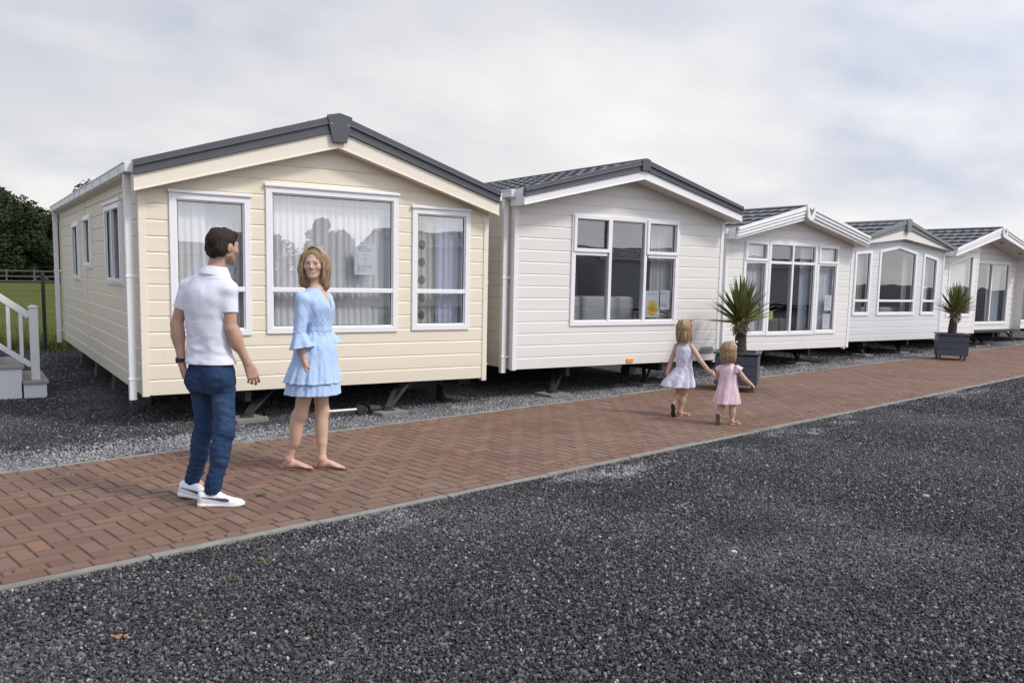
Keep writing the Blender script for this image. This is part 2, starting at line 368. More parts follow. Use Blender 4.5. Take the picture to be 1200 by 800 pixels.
# ------------------------------------------------------------------ brick path (herringbone, every brick real)
def brickmat():
    m,t,out=newmat('clay_pavers'); gg=t.add('ShaderNodeNewGeometry'); g=gg.outputs['Position']; r=gg.outputs['Random Per Island']
    c=t.ramp(r,[(0,(.155,.078,.055)),(.18,(.195,.100,.067)),(.38,(.225,.122,.080)),(.55,(.165,.086,.060)),(.72,(.235,.134,.088)),(.86,(.18,.108,.075)),(.95,(.27,.125,.076)),(1,(.22,.155,.11))])
    n=t.noise(g,26,5,.65); c=t.mix(t.math('MULTIPLY',t.ramp(n,[(.38,(0,0,0)),(.66,(1,1,1))]),.45),c,(.15,.105,.08))
    big=t.noise(g,.9,5,.6); c=t.mix(t.ramp(big,[(.40,(0,0,0)),(.72,(.55,.55,.55))]),c,(.25,.185,.135))
    moss=t.ramp(t.noise(g,.6,4,.65),[(.58,(0,0,0)),(.74,(.40,.40,.40))]); c=t.mix(moss,c,(.13,.115,.06))
    sp=t.ramp(t.noise(g,150,3,.7),[(.60,(0,0,0)),(.72,(1,1,1))]); c=t.mix(t.math('MULTIPLY',sp,.35),c,(.42,.36,.31))
    p=pbsdf(t,out,Base_Color=c,Roughness=.85); p.inputs['Specular IOR Level'].default_value=.3
    t.put(p,'Normal',t.bump(t.noise(g,120,4,.7),.003,.9,t.bump(n,.006,.7))); return m
bmat=brickmat()
sand=simple('joint_sand',(.085,.062,.046),.95,var=.5,scale=20,bump=.006,bscale=90)
ang=math.atan(PB); ca,sa=math.cos(ang),math.sin(ang)
PW=(PF-PN)*ca                                   # true width
O=Vector((0,PN,0))
def P(s_,v,z): return (O.x+s_*ca-v*sa, O.y+s_*sa+v*ca, z)
verts=[];faces=[];fmi=[]
def brick(s0,s1,v0,v1):
    gj=.0026; s0+=gj;s1-=gj;v0+=gj;v1-=gj
    if s1-s0<.02 or v1-v0<.012: return
    z=random.gauss(0,.0009); tx,ty=random.gauss(0,.005),random.gauss(0,.006); c_s,c_v=(s0+s1)/2,(v0+v1)/2; e=.0045+abs(random.gauss(0,.0015))
    ro=random.gauss(0,.006)
    i=len(verts)
    for (ee,zz_) in ((0,-.03),(0,-.0045),(e,0)):
        for s_,v in ((s0+ee,v0+ee),(s1-ee,v0+ee),(s1-ee,v1-ee),(s0+ee,v1-ee)):
            ds,dv=s_-c_s,v-c_v; s2,v2=c_s+ds-dv*ro,c_v+dv+ds*ro
            verts.append(P(s2,v2,z+zz_+tx*ds+ty*dv))
    for a in (0,4):
        for k in range(4): j=(k+1)%4; faces.append((i+a+k,i+a+j,i+a+4+j,i+a+4+k)); fmi.append(1)
    faces.append((i+8,i+9,i+10,i+11)); fmi.append(0)
w_=.1045; S0,S1=-3.2,62
vb=w_                                            # border course along the near kerb
s_=S0
while s_<S1: brick(s_,s_+.207,0,vb-.002); s_+=.207
nv=int((PW-vb)/w_)+2; ns=int((S1-S0)/w_)
for i in range(ns):
    for j in range(nv):
        k=(i-j)%4
        if k==0: a=(S0+i*w_,S0+(i+2)*w_,vb+j*w_,vb+(j+1)*w_)
        elif k==2: a=(S0+i*w_,S0+(i+1)*w_,vb+(j-1)*w_,vb+(j+1)*w_)
        else: continue
        v0,v1=max(a[2],vb),min(a[3],PW)
        if v1-v0>.03: brick(a[0],a[1],v0,v1)
me=bpy.data.meshes.new('brick_path'); me.from_pydata(verts,[],faces); me.materials.append(bmat); me.materials.append(simple('dirty_brick_edge',(.125,.078,.056),.95,var=.4,scale=20)); me.polygons.foreach_set('material_index',fmi)
bp=bpy.data.objects.new('brick_path',me); COL.objects.link(bp); tag(bp,kind='structure')
mb=MB(); mb.quad(P(S0,-.01,-.0055),P(S1,-.01,-.0055),P(S1,PW+.02,-.0055),P(S0,PW+.02,-.0055)); tag(mb.build('path_bedding',sand,fix=False),kind='structure')
mb=MB(); s_=S0
while s_<S1:
    z=random.gauss(0,.002); d=random.gauss(0,.002)
    for v0,v1 in ((-.058+d,-.003+d),):
        i=mb.pts([P(s_+.003,v0,-.1),P(s_+.997,v0,-.1),P(s_+.997,v1,-.1),P(s_+.003,v1,-.1),P(s_+.003,v0,.000+z),P(s_+.997,v0,.000+z),P(s_+.997,v1,.000+z),P(s_+.003,v1,.000+z)])
        for q in ((4,5,6,7),(0,1,5,4),(1,2,6,5),(2,3,7,6),(3,0,4,7)): mb.face([i+k for k in q])
    s_+=1.0
tag(mb.build('kerb',simple('kerb_concrete',(.25,.235,.21),.9,var=.45,scale=9,bump=.005,bscale=90,dirt=.9),bevel=.006),kind='structure')
mb=MB(); s_=S0
while s_<S1:
    z=random.gauss(-.004,.003); v0,v1=PW+.002,PW+.05
    i=mb.pts([P(s_+.003,v0,-.1),P(s_+.997,v0,-.1),P(s_+.997,v1,-.1),P(s_+.003,v1,-.1),P(s_+.003,v0,.006+z),P(s_+.997,v0,.006+z),P(s_+.997,v1,.006+z),P(s_+.003,v1,.006+z)])
    for q in ((4,5,6,7),(0,1,5,4),(1,2,6,5),(2,3,7,6),(3,0,4,7)): mb.face([i+k for k in q])
    s_+=1.0
tag(mb.build('kerb',bpy.data.materials['kerb_concrete'],bevel=.006),kind='structure')

SPEC={'c1': {'L': 7.44,
        'jacks': [(0.95, 0.0), (2.42, -0.2)],
        'layers': [(0, 0.06, 0, 0.075, 0.2, 'dark'), (0.06, 0.135, 0.075, 0.165, 0.185, 'dark'), (0.135, 0.28, 0.165, 0.335, 0.165, 'cream2')],
        'off': 0.16,
        'pitch': 0.152,
        'w': 3.763,
        'wins': [{'bars': [('h', 1.325, 0.26, 1.01)],
                  'cap': True,
                  'curt': [(0.3, 0.62, 'sheer', 0.1), (0.5, 0.98, 'sheer', 0.16)],
                  'glass': 'glass',
                  'label': None,
                  'poly': [(0.26, 0.87), (1.01, 0.87), (1.01, 2.23), (0.26, 2.23)],
                  'sashes': []},
                 {'bars': [('h', 1.325, 1.175, 2.615)],
                  'cap': True,
                  'curt': [(1.2, 2.6, 'sheer', 0.12), (1.2, 1.75, 'sheer', 0.17), (2.1, 2.6, 'sheer', 0.17)],
                  'glass': 'glass',
                  'label': None,
                  'poly': [(1.175, 0.88), (2.615, 0.88), (2.615, 2.355), (1.175, 2.355)],
                  'sashes': []},
                 {'bars': [('h', 1.325, 2.8, 3.525)],
                  'cap': True,
                  'curt': [(2.84, 3.16, 'patt', 0.14), (3.15, 3.5, 'blueish', 0.1)],
                  'glass': 'glass',
                  'label': None,
                  'poly': [(2.8, 0.89), (3.525, 0.89), (3.525, 2.24), (2.8, 2.24)],
                  'sashes': []}],
        'x': 1.432,
        'y': 8.801,
        'zA': 3.12,
        'zE': 2.49,
        'zb': 0.303},
 'c2': {'L': 7.76,
        'jacks': [(0.65, 0.049), (2.522, 0.388)],
        'layers': [(0.0, 0.049, 0.0, 0.068, 0.33, 'dark'), (0.049, 0.107, 0.068, 0.145, 0.315, 'dark'), (0.107, 0.209, 0.145, 0.257, 0.301, 'trimw')],
        'off': 0.291,
        'pitch': 0.149,
        'w': 3.571,
        'wins': [{'bars': [('v', 1.484, 0.899, 2.33), ('v', 2.095, 0.899, 2.33), ('h', 1.83, 0.858, 1.484), ('h', 1.83, 2.095, 2.701)],
                  'cap': False,
                  'curt': [(2.289, 2.687, 'beigec', 0.1), (0.892, 0.989, 'beigec', 0.12)],
                  'glass': 'glassd',
                  'label': None,
                  'poly': [(0.858, 0.899), (2.701, 0.899), (2.701, 2.33), (0.858, 2.33)],
                  'sashes': [(0.873, 1.474, 1.85, 2.315), (2.105, 2.687, 1.85, 2.315)]}],
        'x': 5.696,
        'y': 8.964,
        'zA': 3.062,
        'zE': 2.568,
        'zb': 0.362},
 'c3': {'L': 8.46,
        'jacks': [(0.752, 0.0), (2.35, 0.282)],
        'layers': [(0.0, 0.047, 0.0, 0.066, 0.338, 'trimw'), (0.047, 0.094, 0.066, 0.132, 0.324, 'trimw'), (0.094, 0.15, 0.132, 0.188, 0.31, 'trimw'), (0.15, 0.188, 0.188, 0.249, 0.291, 'trimw')],
        'off': 0.282,
        'pitch': 0.143,
        'w': 3.412,
        'wins': [{'bars': [('h', 1.863, 0.432, 1.034)],
                  'cap': False,
                  'curt': [(0.47, 1.006, 'lav', 0.1)],
                  'glass': 'glass',
                  'label': None,
                  'poly': [(0.432, 0.58), (1.034, 0.58), (1.034, 2.225), (0.432, 2.225)],
                  'sashes': [(0.446, 1.02, 1.877, 2.211)]},
                 {'bars': [('h', 1.863, 1.057, 2.355), ('v', 1.692, 0.571, 2.23)],
                  'cap': False,
                  'curt': [(2.068, 2.331, 'lav', 0.14)],
                  'glass': 'glassd',
                  'label': None,
                  'poly': [(1.057, 0.571), (2.355, 0.571), (2.355, 2.23), (1.057, 2.23)],
                  'sashes': []},
                 {'bars': [('h', 1.863, 2.378, 2.98)],
                  'cap': False,
                  'curt': [(2.406, 2.952, 'lav', 0.1)],
                  'glass': 'glass',
                  'label': None,
                  'poly': [(2.378, 0.58), (2.98, 0.58), (2.98, 2.216), (2.378, 2.216)],
                  'sashes': [(2.392, 2.966, 1.877, 2.202)]}],
        'x': 10.845,
        'y': 10.387,
        'zA': 2.878,
        'zE': 2.404,
        'zb': 0.308},
 'c4': {'L': 8.46,
        'jacks': [(0.846, 0.094), (2.444, 0.282)],
        'layers': [(0.0, 0.056, 0.0, 0.085, 0.207, 'greyv'), (0.056, 0.08, 0.085, 0.188, 0.188, 'greyv'), (0.08, 0.085, 0.188, 0.414, 0.16, 'white2')],
        'off': 0.15,
        'pitch': 0.143,
        'w': 3.478,
        'wins': [{'bars': [('h', 1.172, 0.235, 0.79)], 'cap': False, 'curt': [(0.47, 0.752, 'beigec', 0.14)], 'glass': 'glassd', 'label': None, 'poly': [(0.235, 0.862), (0.79, 0.862), (0.79, 2.225), (0.235, 2.178)], 'sashes': []},
                 {'bars': [('h', 1.172, 1.062, 2.416)],
                  'cap': False,
                  'curt': [(2.162, 2.369, 'beigec', 0.16)],
                  'glass': 'glassd',
                  'label': None,
                  'poly': [(1.062, 0.862), (2.416, 0.862), (2.416, 2.239), (1.739, 2.357), (1.062, 2.239)],
                  'sashes': []},
                 {'bars': [('h', 1.172, 2.67, 3.234)],
                  'cap': False,
                  'curt': [(3.008, 3.196, 'beigec', 0.16)],
                  'glass': 'glassd',
                  'label': None,
                  'poly': [(2.67, 0.862), (3.234, 0.862), (3.234, 2.131), (2.67, 2.225)],
                  'sashes': []}],
        'x': 15.25,
        'y': 11.217,
        'zA': 2.911,
        'zE': 2.385,
        'zb': 0.315},
 'c5': {'L': 8.46,
        'jacks': [(2.068, 0.188), (2.726, 0.376)],
        'layers': [(0.0, 0.047, 0.0, 0.056, 0.395, 'trimw'), (0.047, 0.094, 0.056, 0.122, 0.381, 'trimw'), (0.094, 0.179, 0.122, 0.244, 0.367, 'trimw')],
        'off': 0.338,
        'pitch': 0.143,
        'w': 3.854,
        'wins': [{'bars': [], 'cap': False, 'curt': [(0.32, 1.278, 'beigec', 0.12)], 'glass': 'glass', 'label': None, 'poly': [(0.263, 0.777), (1.325, 0.777), (1.325, 2.319), (0.263, 2.046)], 'sashes': []},
                 {'bars': [('v', 2.641, 0.561, 2.159)],
                  'cap': False,
                  'curt': [(1.88, 2.162, 'beigec', 0.15), (2.726, 3.384, 'lav', 0.15)],
                  'glass': 'glassd',
                  'label': None,
                  'poly': [(1.786, 0.561), (3.497, 0.561), (3.497, 2.159), (1.786, 2.159)],
                  'sashes': []}],
        'x': 19.505,
        'y': 11.703,
        'zA': 2.991,
        'zE': 2.394,
        'zb': 0.364},
 'c6': {'L': 8.46,
        'jacks': [(0.846, 0.094), (2.444, 0.282)],
        'layers': [(0.0, 0.047, 0.0, 0.056, 0.395, 'trimw'), (0.047, 0.094, 0.056, 0.122, 0.381, 'trimw'), (0.094, 0.179, 0.122, 0.244, 0.367, 'trimw')],
        'off': 0.338,
        'pitch': 0.143,
        'w': 3.478,
        'wins': [{'bars': [('v', 0.94, 0.542, 2.018)],
                  'cap': False,
                  'curt': [(1.128, 1.504, 'lav', 0.15)],
                  'glass': 'glassd',
                  'label': None,
                  'poly': [(0.282, 0.542), (1.598, 0.542), (1.598, 2.018), (0.282, 2.018)],
                  'sashes': []}],
        'x': 24.064,
        'y': 12.596,
        'zA': 2.911,
        'zE': 2.394,
        'zb': 0.364}}
MAT=dict(dark=darkv,cream=cream,cream2=cream2,trimw=trimw,greyv=greyv,white2=white2,sheer=sheer,lav=lav,blueish=blueish,patt=patt,beigec=beigec,glass=glass,glassd=glassd)
standm=simple('dirty_block',(.10,.095,.088),.95,var=.3,scale=9)
def hole_at(poly,z):
    xs=[]
    n=len(poly)
    for k in range(n):
        (a,za),(b,zb)=poly[k],poly[(k+1)%n]
        if (za<=z)!=(zb<=z): xs.append(a+(b-a)*(z-za)/(zb-za))
    return (min(xs),max(xs)) if len(xs)>=2 else None
def clad(mb,u0,u1,zb,zt,holes,m3,pitch,gable=None):
    # lapped boards with a coved top edge; gable=(zE,zA,uA): roof line from (u0,zE) to (uA,zA) to (u1,zE)
    if gable: zE,zA,uA=gable
    prof=[(0,.0105),(pitch-.022,.010),(pitch-.005,.002),(pitch,.002)]
    def lim(z):
        if gable and z>zE:
            f=(z-zE)/(zA-zE); return u0+(uA-u0)*f,u1+(uA-u1)*f
        return u0,u1
    def segs(z0,z1):
        a0,a1=lim(z0); b0,b1=lim(z1); zm=(z0+z1)/2; hs=[]
        for h in holes:
            p=hole_at(h,z0+1e-5); q=hole_at(h,z1-1e-5)
            if p and q: hs.append((p,q))
        hs.sort(key=lambda k:k[0][0]); out=[]; L0,L1=a0,b0
        for p,q in hs:
            out.append(((L0,L1),(p[0],q[0]))); L0,L1=p[1],q[1]
        out.append(((L0,L1),(a1,b1))); return out
    z=zb
    brk=set()
    for h in holes: brk|={v[1] for v in h}
    if gable: brk.add(zE)
    top=gable[1] if gable else zt
    while z<top-1e-4:
        zs={z+p for p,_ in prof if z+p<top}|{b for b in brk if z<b<z+pitch and b<top}|{min(z+pitch,top)}
        zs=sorted(zs)
        of=lambda q: float(np.interp(q-z,[p for p,_ in prof],[o for _,o in prof]))
        for (l,r_) in segs(z,z+1e-4):
            if r_[0]-l[0]>.002: mb.quad(m3(l[0],.002,z),m3(r_[0],.002,z),m3(r_[0],.0105,z),m3(l[0],.0105,z))
        for a,b in zip(zs[:-1],zs[1:]):
            if b-a<1e-5: continue
            for l,r_ in segs(a,b):
                if r_[0]-l[0]<.001 and r_[1]-l[1]<.001: continue
                mb.quad(m3(l[0],of(a),a),m3(r_[0],of(a),a),m3(r_[1],of(b),b),m3(l[1],of(b),b))
        z+=pitch
def curtain(parent,u0,u1,z0,z1,o,mat,m3,amp=.014,per=.075,name='curtain'):
    mb=MB(); n=max(8,int((u1-u0)/.012)); ph=random.random()*6; rows=[z0,z0+(z1-z0)*.5,z1]
    idx=[]
    for j,z in enumerate(rows):
        r_=[]
        for k in range(n+1):
            u=u0+(u1-u0)*k/n; q=2*pi*u/per+ph+1.3*math.sin(u*9+ph)
            a=amp*(1-.25*j)
            r_.append(len(mb.v)); mb.v.append(m3(u+.006*math.sin(q*.5+j),-o+a*math.sin(q)+.4*a*math.sin(q*1.7+j),z))
        idx.append(r_)
    for j in range(2):
        for k in range(n): mb.face((idx[j][k],idx[j][k+1],idx[j+1][k+1],idx[j+1][k]))
    return mb.build(name,mat,parent,smooth=True,fix=False)
def window(parent,wn,m3):
    poly=wn['poly']; fwid=.055
    mb=MB(); outer=inset(poly,-.006); inner=inset(poly,fwid)
    mb.ring(outer,inner,-.06,.030,m3)
    mb.ring(inset(poly,fwid-.004),inset(poly,fwid+.014),-.05,.012,m3)
    for b in wn['bars']:
        if b[0]=='h': c_=rect(b[2]+fwid-.003,b[3]-fwid+.003,b[1]-.024,b[1]+.024)
        else: c_=rect(b[1]-.024,b[1]+.024,b[2]+fwid-.003,b[3]-fwid+.003)
        mb.prism(c_,-.05,.026 if b[0]=='h' else .0285,m3)
    for (a,b,c_,d) in wn['sashes']:
        mb.ring(rect(a,b,c_,d),rect(a+.045,b-.045,c_+.045,d-.045),.012,.046,m3)
    if wn['cap']:
        x0=poly[0][0];x1=poly[1][0];z1=poly[2][1]
        mb.prism(rect(x0-.02,x1+.02,z1+.004,z1+.034),-.0,.05,m3)
    f=mb.build('window',upvc,parent,bevel=.004)
    if wn['label']: f['label']=wn['label']
    g=MB(); n=len(poly); p2=inset(poly,fwid-.01); i=g.pts([m3(u,-.004,z) for u,z in p2]); g.face(range(i,i+n)); g.build('pane',MAT[wn['glass']],f)
    # rubber gasket line round the glass
    gk=MB(); gk.ring(inset(poly,fwid+.0135),inset(poly,fwid+.020),-.004,.004,m3); gk.build('gasket',rubber,f)
    z0=min(z for _,z in poly); z1=max(z for _,z in poly)
    for (a,b,m,o) in wn['curt']:
        curtain(f,a,b,z0+.03,z1-.03 if len(poly)==4 and abs(poly[2][1]-poly[3][1])<.01 else min(poly[2][1],poly[-1][1])+.02,o,MAT[m],m3)
    return f
def caravan(sp,name,label,wall,trim,cap,group='static caravans in a row along the brick path',side_wins=(),interior=room,rec=None,rz=0):
    rt_=empty(name,(sp['x'],sp['y'],0),rz); tag(rt_,label,'caravan',group)
    w,L,zb,zE,zA,off,pt=[sp[k] for k in ('w','L','zb','zE','zA','off','pitch')]
    uA=w/2; ov=.07
    lay=sp['layers']; dE=lay[-1][1]; dA=lay[-1][3]
    if len(lay)==3 and lay[-1][5]=='white2': dE=max(dE,.10)
    k_=(w/2)/(w/2+ov)
    gE=zE-dE+ (zA-dA-(zE-dE))*(1-k_) ; gA=zA-dA
    fm=lambda u,o,z:(u,-o,z); lm=lambda u,o,z:(-o,u,z); rm=lambda u,o,z:(w+o,u,z); bm_=lambda u,o,z:(u,L+o,z)
    zst=zE-.09
    def wall_obj(nm,args):
        mb=MB()
        for a in args: clad(mb,*a[:-1],gable=a[-1]) if isinstance(a[-1],tuple) else clad(mb,*a)
        return mb.build(nm,wall,rt_)
    hf=[inset(q['poly'],.01) for q in sp['wins']]
    G=(gE+.02,gA+.02,uA)
    if rec is None:
        mb=MB(); clad(mb,0,w,zb,gA,hf,fm,pt,G); mb.build('front_wall',wall,rt_)
    else:
        ur,dr=rec
        # left bay flush with the wall line, right bay set back under the roof
        fr=lambda u,o,z:(u,dr-o,z)
        mb=MB(); slope=(gA-gE)/uA
        hA=[hf[0]]; hB=hf[1:]
        # left bay: clip by a tall gable whose left slope matches the roof
        def clipclad(u0_,u1_,holes,m3):
            z=zb
            prof=[(0,.013),(pt-.022,.0125),(pt-.005,.002),(pt,.002)]
            zt_=lambda u: gE+slope*(u if u<uA else w-u)+.02
            top=max(zt_(u0_),zt_(u1_),zt_(uA) if u0_<uA<u1_ else 0)
            brk={v[1] for h in holes for v in h}|{zt_(u0_),zt_(u1_)}
            while z<top:
                zs=sorted({z+p for p,_ in prof if z+p<top}|{b for b in brk if z<b<min(z+pt,top)}|{min(z+pt,top)})
                of=lambda q: float(np.interp(q-z,[p for p,_ in prof],[o for _,o in prof]))
                def lim(q):
                    l,r_=u0_,u1_
                    uu=(q-gE-.02)/slope
                    if q>zt_(u0_) and u0_<uA: l=min(uu,u1_)
                    if q>zt_(u1_) and u1_>uA: r_=max(w-uu,u0_)
                    return l,r_
                for a,b in zip(zs[:-1],zs[1:]):
                    if b-a<1e-5: continue
                    la,ra=lim(a);lb,rb=lim(b); hs=[]
                    for h in holes:
                        p=hole_at(h,a+1e-5);q=hole_at(h,b-1e-5)
                        if p and q: hs.append((p,q))
                    hs.sort(key=lambda k:k[0][0]); A,B=la,lb
                    for p,q in hs:
                        mb.quad(m3(A,of(a),a),m3(p[0],of(a),a),m3(q[0],of(b),b),m3(B,of(b),b)); A,B=p[1],q[1]
                    if ra-A>.001 or rb-B>.001: mb.quad(m3(A,of(a),a),m3(ra,of(a),a),m3(rb,of(b),b),m3(B,of(b),b))
                z+=pt
        clipclad(0,ur,hA,fm); clipclad(ur,w,hB,fr)
        mb.box(ur-.02,ur,.002,dr+.01,zb,gE+slope*min(ur,uA))
        mb.build('front_wall',wall,rt_)
        t2=MB(); t2.box(ur-.05,ur+.012,-.018,.05,zb-.01,gE+slope*min(ur,w-ur)); t2.box(ur+.012,ur+.05,dr-.05,dr-.012,zb,gE+slope*min(ur,w-ur)); t2.build('corner_trim',trim,rt_,bevel=.003)
    hs=[inset(q['poly'],.01) for q in side_wins]
    mb=MB(); clad(mb,0.02,L,zb,zst,hs,lm,pt); mb.build('side_wall',wall,rt_)
    mb=MB(); clad(mb,0.02,L,zb,zst,[],rm,pt); mb.build('side_wall',wall,rt_)
    mb=MB(); clad(mb,0,w,zb,zA-.1,[],bm_,pt,(zE-.08,zA-.05,uA)); mb.build('back_wall',wall,rt_)
    # corner trims
    fy=0 if rec is None else rec[1]
    for (x0,x1,y0,y1) in ((-.018,.045,-.020,.05),(w-.045,w+.018,-.020+fy,.05+fy),(-.018,.045,L-.05,L+.02),(w-.045,w+.018,L-.05,L+.02)):
        q=MB(); q.box(x0,x1,y0,y1,zb-.012,gE+.045); q.build('corner_trim',trim,rt_,bevel=.004)
    if side_wins:
        q=MB(); q.box(-.017,-.002,3.99,4.02,zb,zst); q.build('joint_strip',wall,rt_)
    # windows
    for i,q in enumerate(sp['wins']):
        m3=fm if (rec is None or i==0) else (lambda u,o,z:(u,rec[1]-o,z))
        window(rt_,q,m3)
    for q in side_wins: window(rt_,q,lm)
    # verge, barge boards
    def chev(mb,e0,e1,a0,a1,y0,y1,zE_=zE,zA_=zA,o2=0.0):
        for sgn in (-1,1):
            ue=uA+sgn*(w/2+ov+o2)
            pl=[(ue,zE_-e1),(uA,zA_-a1),(uA,zA_-a0),(ue,zE_-e0)]
            if sgn>0: pl=pl[::-1]
            mb.prism(pl,-y1,-y0,fm)
    groups={}
    for l in lay: groups.setdefault(l[5],[]).append(l)
    for m,ls in groups.items():
        for sgn in (-1,1):
            q=MB()
            for (e0,e1,a0,a1,o_,_) in ls:
                ue=uA+sgn*(w/2+ov)
                pl=[(ue,zE-e1),(uA+sgn*.001,zA-a1),(uA+sgn*.001,zA-a0),(ue,zE-e0)]
                if sgn>0: pl=pl[::-1]
                q.prism(pl,off*.0-.01+ (o_-.03 if o_>off else o_-.03),o_,fm)
                if e1-e0>.04: # a drip bead along the lower edge
                    pl=[(ue,zE-e1),(uA+sgn*.001,zA-a1),(uA+sgn*.001,zA-a1+.016),(ue,zE-e1+.014)]
                    if sgn>0: pl=pl[::-1]
                    q.prism(pl,o_-.01,o_+.007,fm)
            q.build('verge' if m in('dark','greyv') else 'barge_board',MAT[m],rt_,bevel=.003)
    # soffit under the overhang, and fascia end returns
    q=MB()
    b0=dE-.012; b1=dA-.012
    for sgn in (-1,1):
        ue=uA+sgn*(w/2+ov-.004); pl=[(ue,zE-b0),(uA,zA-b1),(uA,zA-b1+.02),(ue,zE-b0+.02)]
        if sgn>0: pl=pl[::-1]
        q.prism(pl,-(rec[1] if rec else 0)-.02,lay[-1][4]-.032,fm)
    q.build('soffit',soffit if wall is not cream else trim,rt_)
    for sgn in (-1,1):
        q=MB(); x0=uA+sgn*(w/2+ov); q.box(x0,x0-sgn*.02,-(lay[-1][4]-.033),.0,zE-dE+.004,zE-.006); q.build('fascia_return',trim,rt_)
    # apex plate
    yo=lay[0][4]+.012
    q=MB()
    if cap=='plate':
        q.prism([(uA-.075,zA-.285),(uA+.075,zA-.285),(uA+.135,zA-.02),(uA,zA+.012),(uA-.135,zA-.02)],yo-.02,yo,fm); q.build('apex_plate',darkv,rt_,bevel=.003)
        for sx in (-.09,.09): q=MB(); q.box(uA+sx-.008,uA+sx+.008,-yo-.004,-yo+.002,zA-.11,zA-.094); q.build('screw',steel,rt_)
    elif cap=='small':
        q.prism([(uA-.07,zA-.15),(uA+.07,zA-.15),(uA+.07,zA-.01),(uA,zA+.01),(uA-.07,zA-.01)],yo-.02,yo,fm); q.build('apex_plate',darkv,rt_,bevel=.003)
    elif cap=='grey':
        q.prism([(uA-.07,zA-.27),(uA+.07,zA-.27),(uA+.09,zA-.01),(uA,zA+.02),(uA-.09,zA-.01)],yo-.03,yo+.01,fm); q.build('apex_plate',greyv,rt_,bevel=.004)
    elif cap=='crest':
        q.prism([(uA-.09,zA-.22),(uA-.03,zA-.27),(uA+.03,zA-.27),(uA+.09,zA-.22),(uA+.12,zA-.02),(uA,zA+.02),(uA-.12,zA-.02)],yo-.03,yo+.012,fm); pl=q.build('apex_plate',trimw,rt_,bevel=.004)
        q=MB(); S_=lambda pts:[(uA+a,zA+b) for a,b in pts]
        q.prism(S_([(-.055,-.05),(-.02,-.075),(.02,-.075),(.055,-.05),(.05,-.10),(.02,-.15),(-.01,-.19),(-.02,-.15),(-.05,-.11)]),yo+.011,yo+.017,fm)
        q.prism(S_([(.0,-.075),(.03,-.09),(.035,-.13),(.0,-.10)]),yo+.017,yo+.02,fm)
        q.build('emblem',greyv,pl)
    # tiled roof sheets
    for sgn in (-1,1):
        q=MB(); ue=uA+sgn*(w/2+ov-.02); run=abs(ue-uA); rows=max(4,int(round(run/.33))); y0=-(lay[0][4]-.02); y1=L+.12; ny=int((y1-y0)/.045)
        nrm=Vector((sgn*(zA-zE),0,run)).normalized(); prev=None
        for r_ in range(rows):
            for fr,hh in ((0.0,.0),(0.0,.030),(.55,.018),(1.0,.002)):
                f=(r_+fr)/rows; base_=Vector((ue+(uA-ue)*f,0,zE-.03+(zA-zE)*f)); row=[]
                for k in range(ny+1):
                    y=y0+(y1-y0)*k/ny; wv=(.030 if fr<.9 else .012)*(abs(math.sin(pi*y/.24+r_*pi/2))**.6) if hh>0.001 else -.006
                    p=base_+nrm*(hh+wv); row.append(len(q.v)); q.v.append((p.x,y,p.z-.022))
                if prev:
                    for k in range(ny): q.face((prev[k],prev[k+1],row[k+1],row[k]))
                prev=row
        q.build('roof',tile,rt_,fix=True)
    q=MB(); q.prism([(uA-.09,zA-.045),(uA+.09,zA-.045),(uA+.09,zA-.015),(uA,zA+.012),(uA-.09,zA-.015)],-(L+.13),lay[0][4]-.02,fm); q.build('ridge_cap',darkv if cap!='grey' else greyv,rt_)
    # gutters and downpipes
    for sgn,xs in ((-1,-.0),(1,w)):
        q=MB(); xa,xb=xs+sgn*.03,xs+sgn*.135; zt=zE-.02
        q.box(xa,xb,-.11,L+.1,zt-.085,zt-.075); q.box(xb-sgn*.006,xb,-.11,L+.1,zt-.075,zt); q.box(xa,xa+sgn*.006,-.11,L+.1,zt-.075,zt); q.box(xa,xb,-.116,-.108,zt-.086,zt+.002)
        q.box(xb-sgn*.012,xb+sgn*.008,-.11,L+.1,zt-.008,zt+.004)
        n_=int(L/.62)
        for k in range(n_): yy=.25+k*.62; q.box(xa-sgn*.01,xb+sgn*.010,yy,yy+.03,zt-.092,zt+.006)
        q.build('gutter',gutter_m,rt_,bevel=.004)
        q=MB(); q.box(xs+sgn*.001,xs+sgn*.05,.0,L,zst-.03,zst+.03); q.build('eave_board',trim,rt_)
        ys=((.10+fy if sgn>0 else .07),L-.14)
        for yy in ys:
            x_=xs+sgn*.085 if sgn<0 else xs+.055
            q=MB(); q.box(x_-.033,x_+.033,yy,yy+.062,zb-.05,zt-.086); q.box(x_-.037,x_+.037,yy-.004,yy+.066,zt-.22,zt-.16)
            for zz_ in (zb+.14,zb+1.12): q.box(min(xs,x_)-.04*(sgn<0),max(xs,x_)+.04*(sgn>0),yy-.005,yy+.067,zz_,zz_+.024)
            q.build('downpipe',gutter_m,rt_,bevel=.005)
    # room inside
    q=MB(); x0,x1,y0,y1,z0,z1=.06,w-.06,.09+fy,min(L-.2,4.6),zb+.12,gE-.01
    q.quad((x0,y0,z0),(x1,y0,z0),(x1,y1,z0),(x0,y1,z0)); q.quad((x0,y0,z1),(x0,y1,z1),(x1,y1,z1),(x1,y0,z1)); q.quad((x0,y1,z0),(x1,y1,z0),(x1,y1,z1),(x0,y1,z1)); q.quad((x0,y0,z0),(x0,y1,z0),(x0,y1,z1),(x0,y0,z1)); q.quad((x1,y0,z0),(x1,y0,z1),(x1,y1,z1),(x1,y1,z0))
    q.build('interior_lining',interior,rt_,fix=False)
    # floor, chassis, running gear
    q=MB(); q.box(.02,w-.02,.03,L-.03,zb+.004,zb+.06); q.build('underfloor',bsteel,rt_)
    q=MB()
    for xx in (w*.27,w*.73): q.box(xx-.03,xx+.03,.15,L-.15,zb-.14,zb+.004)
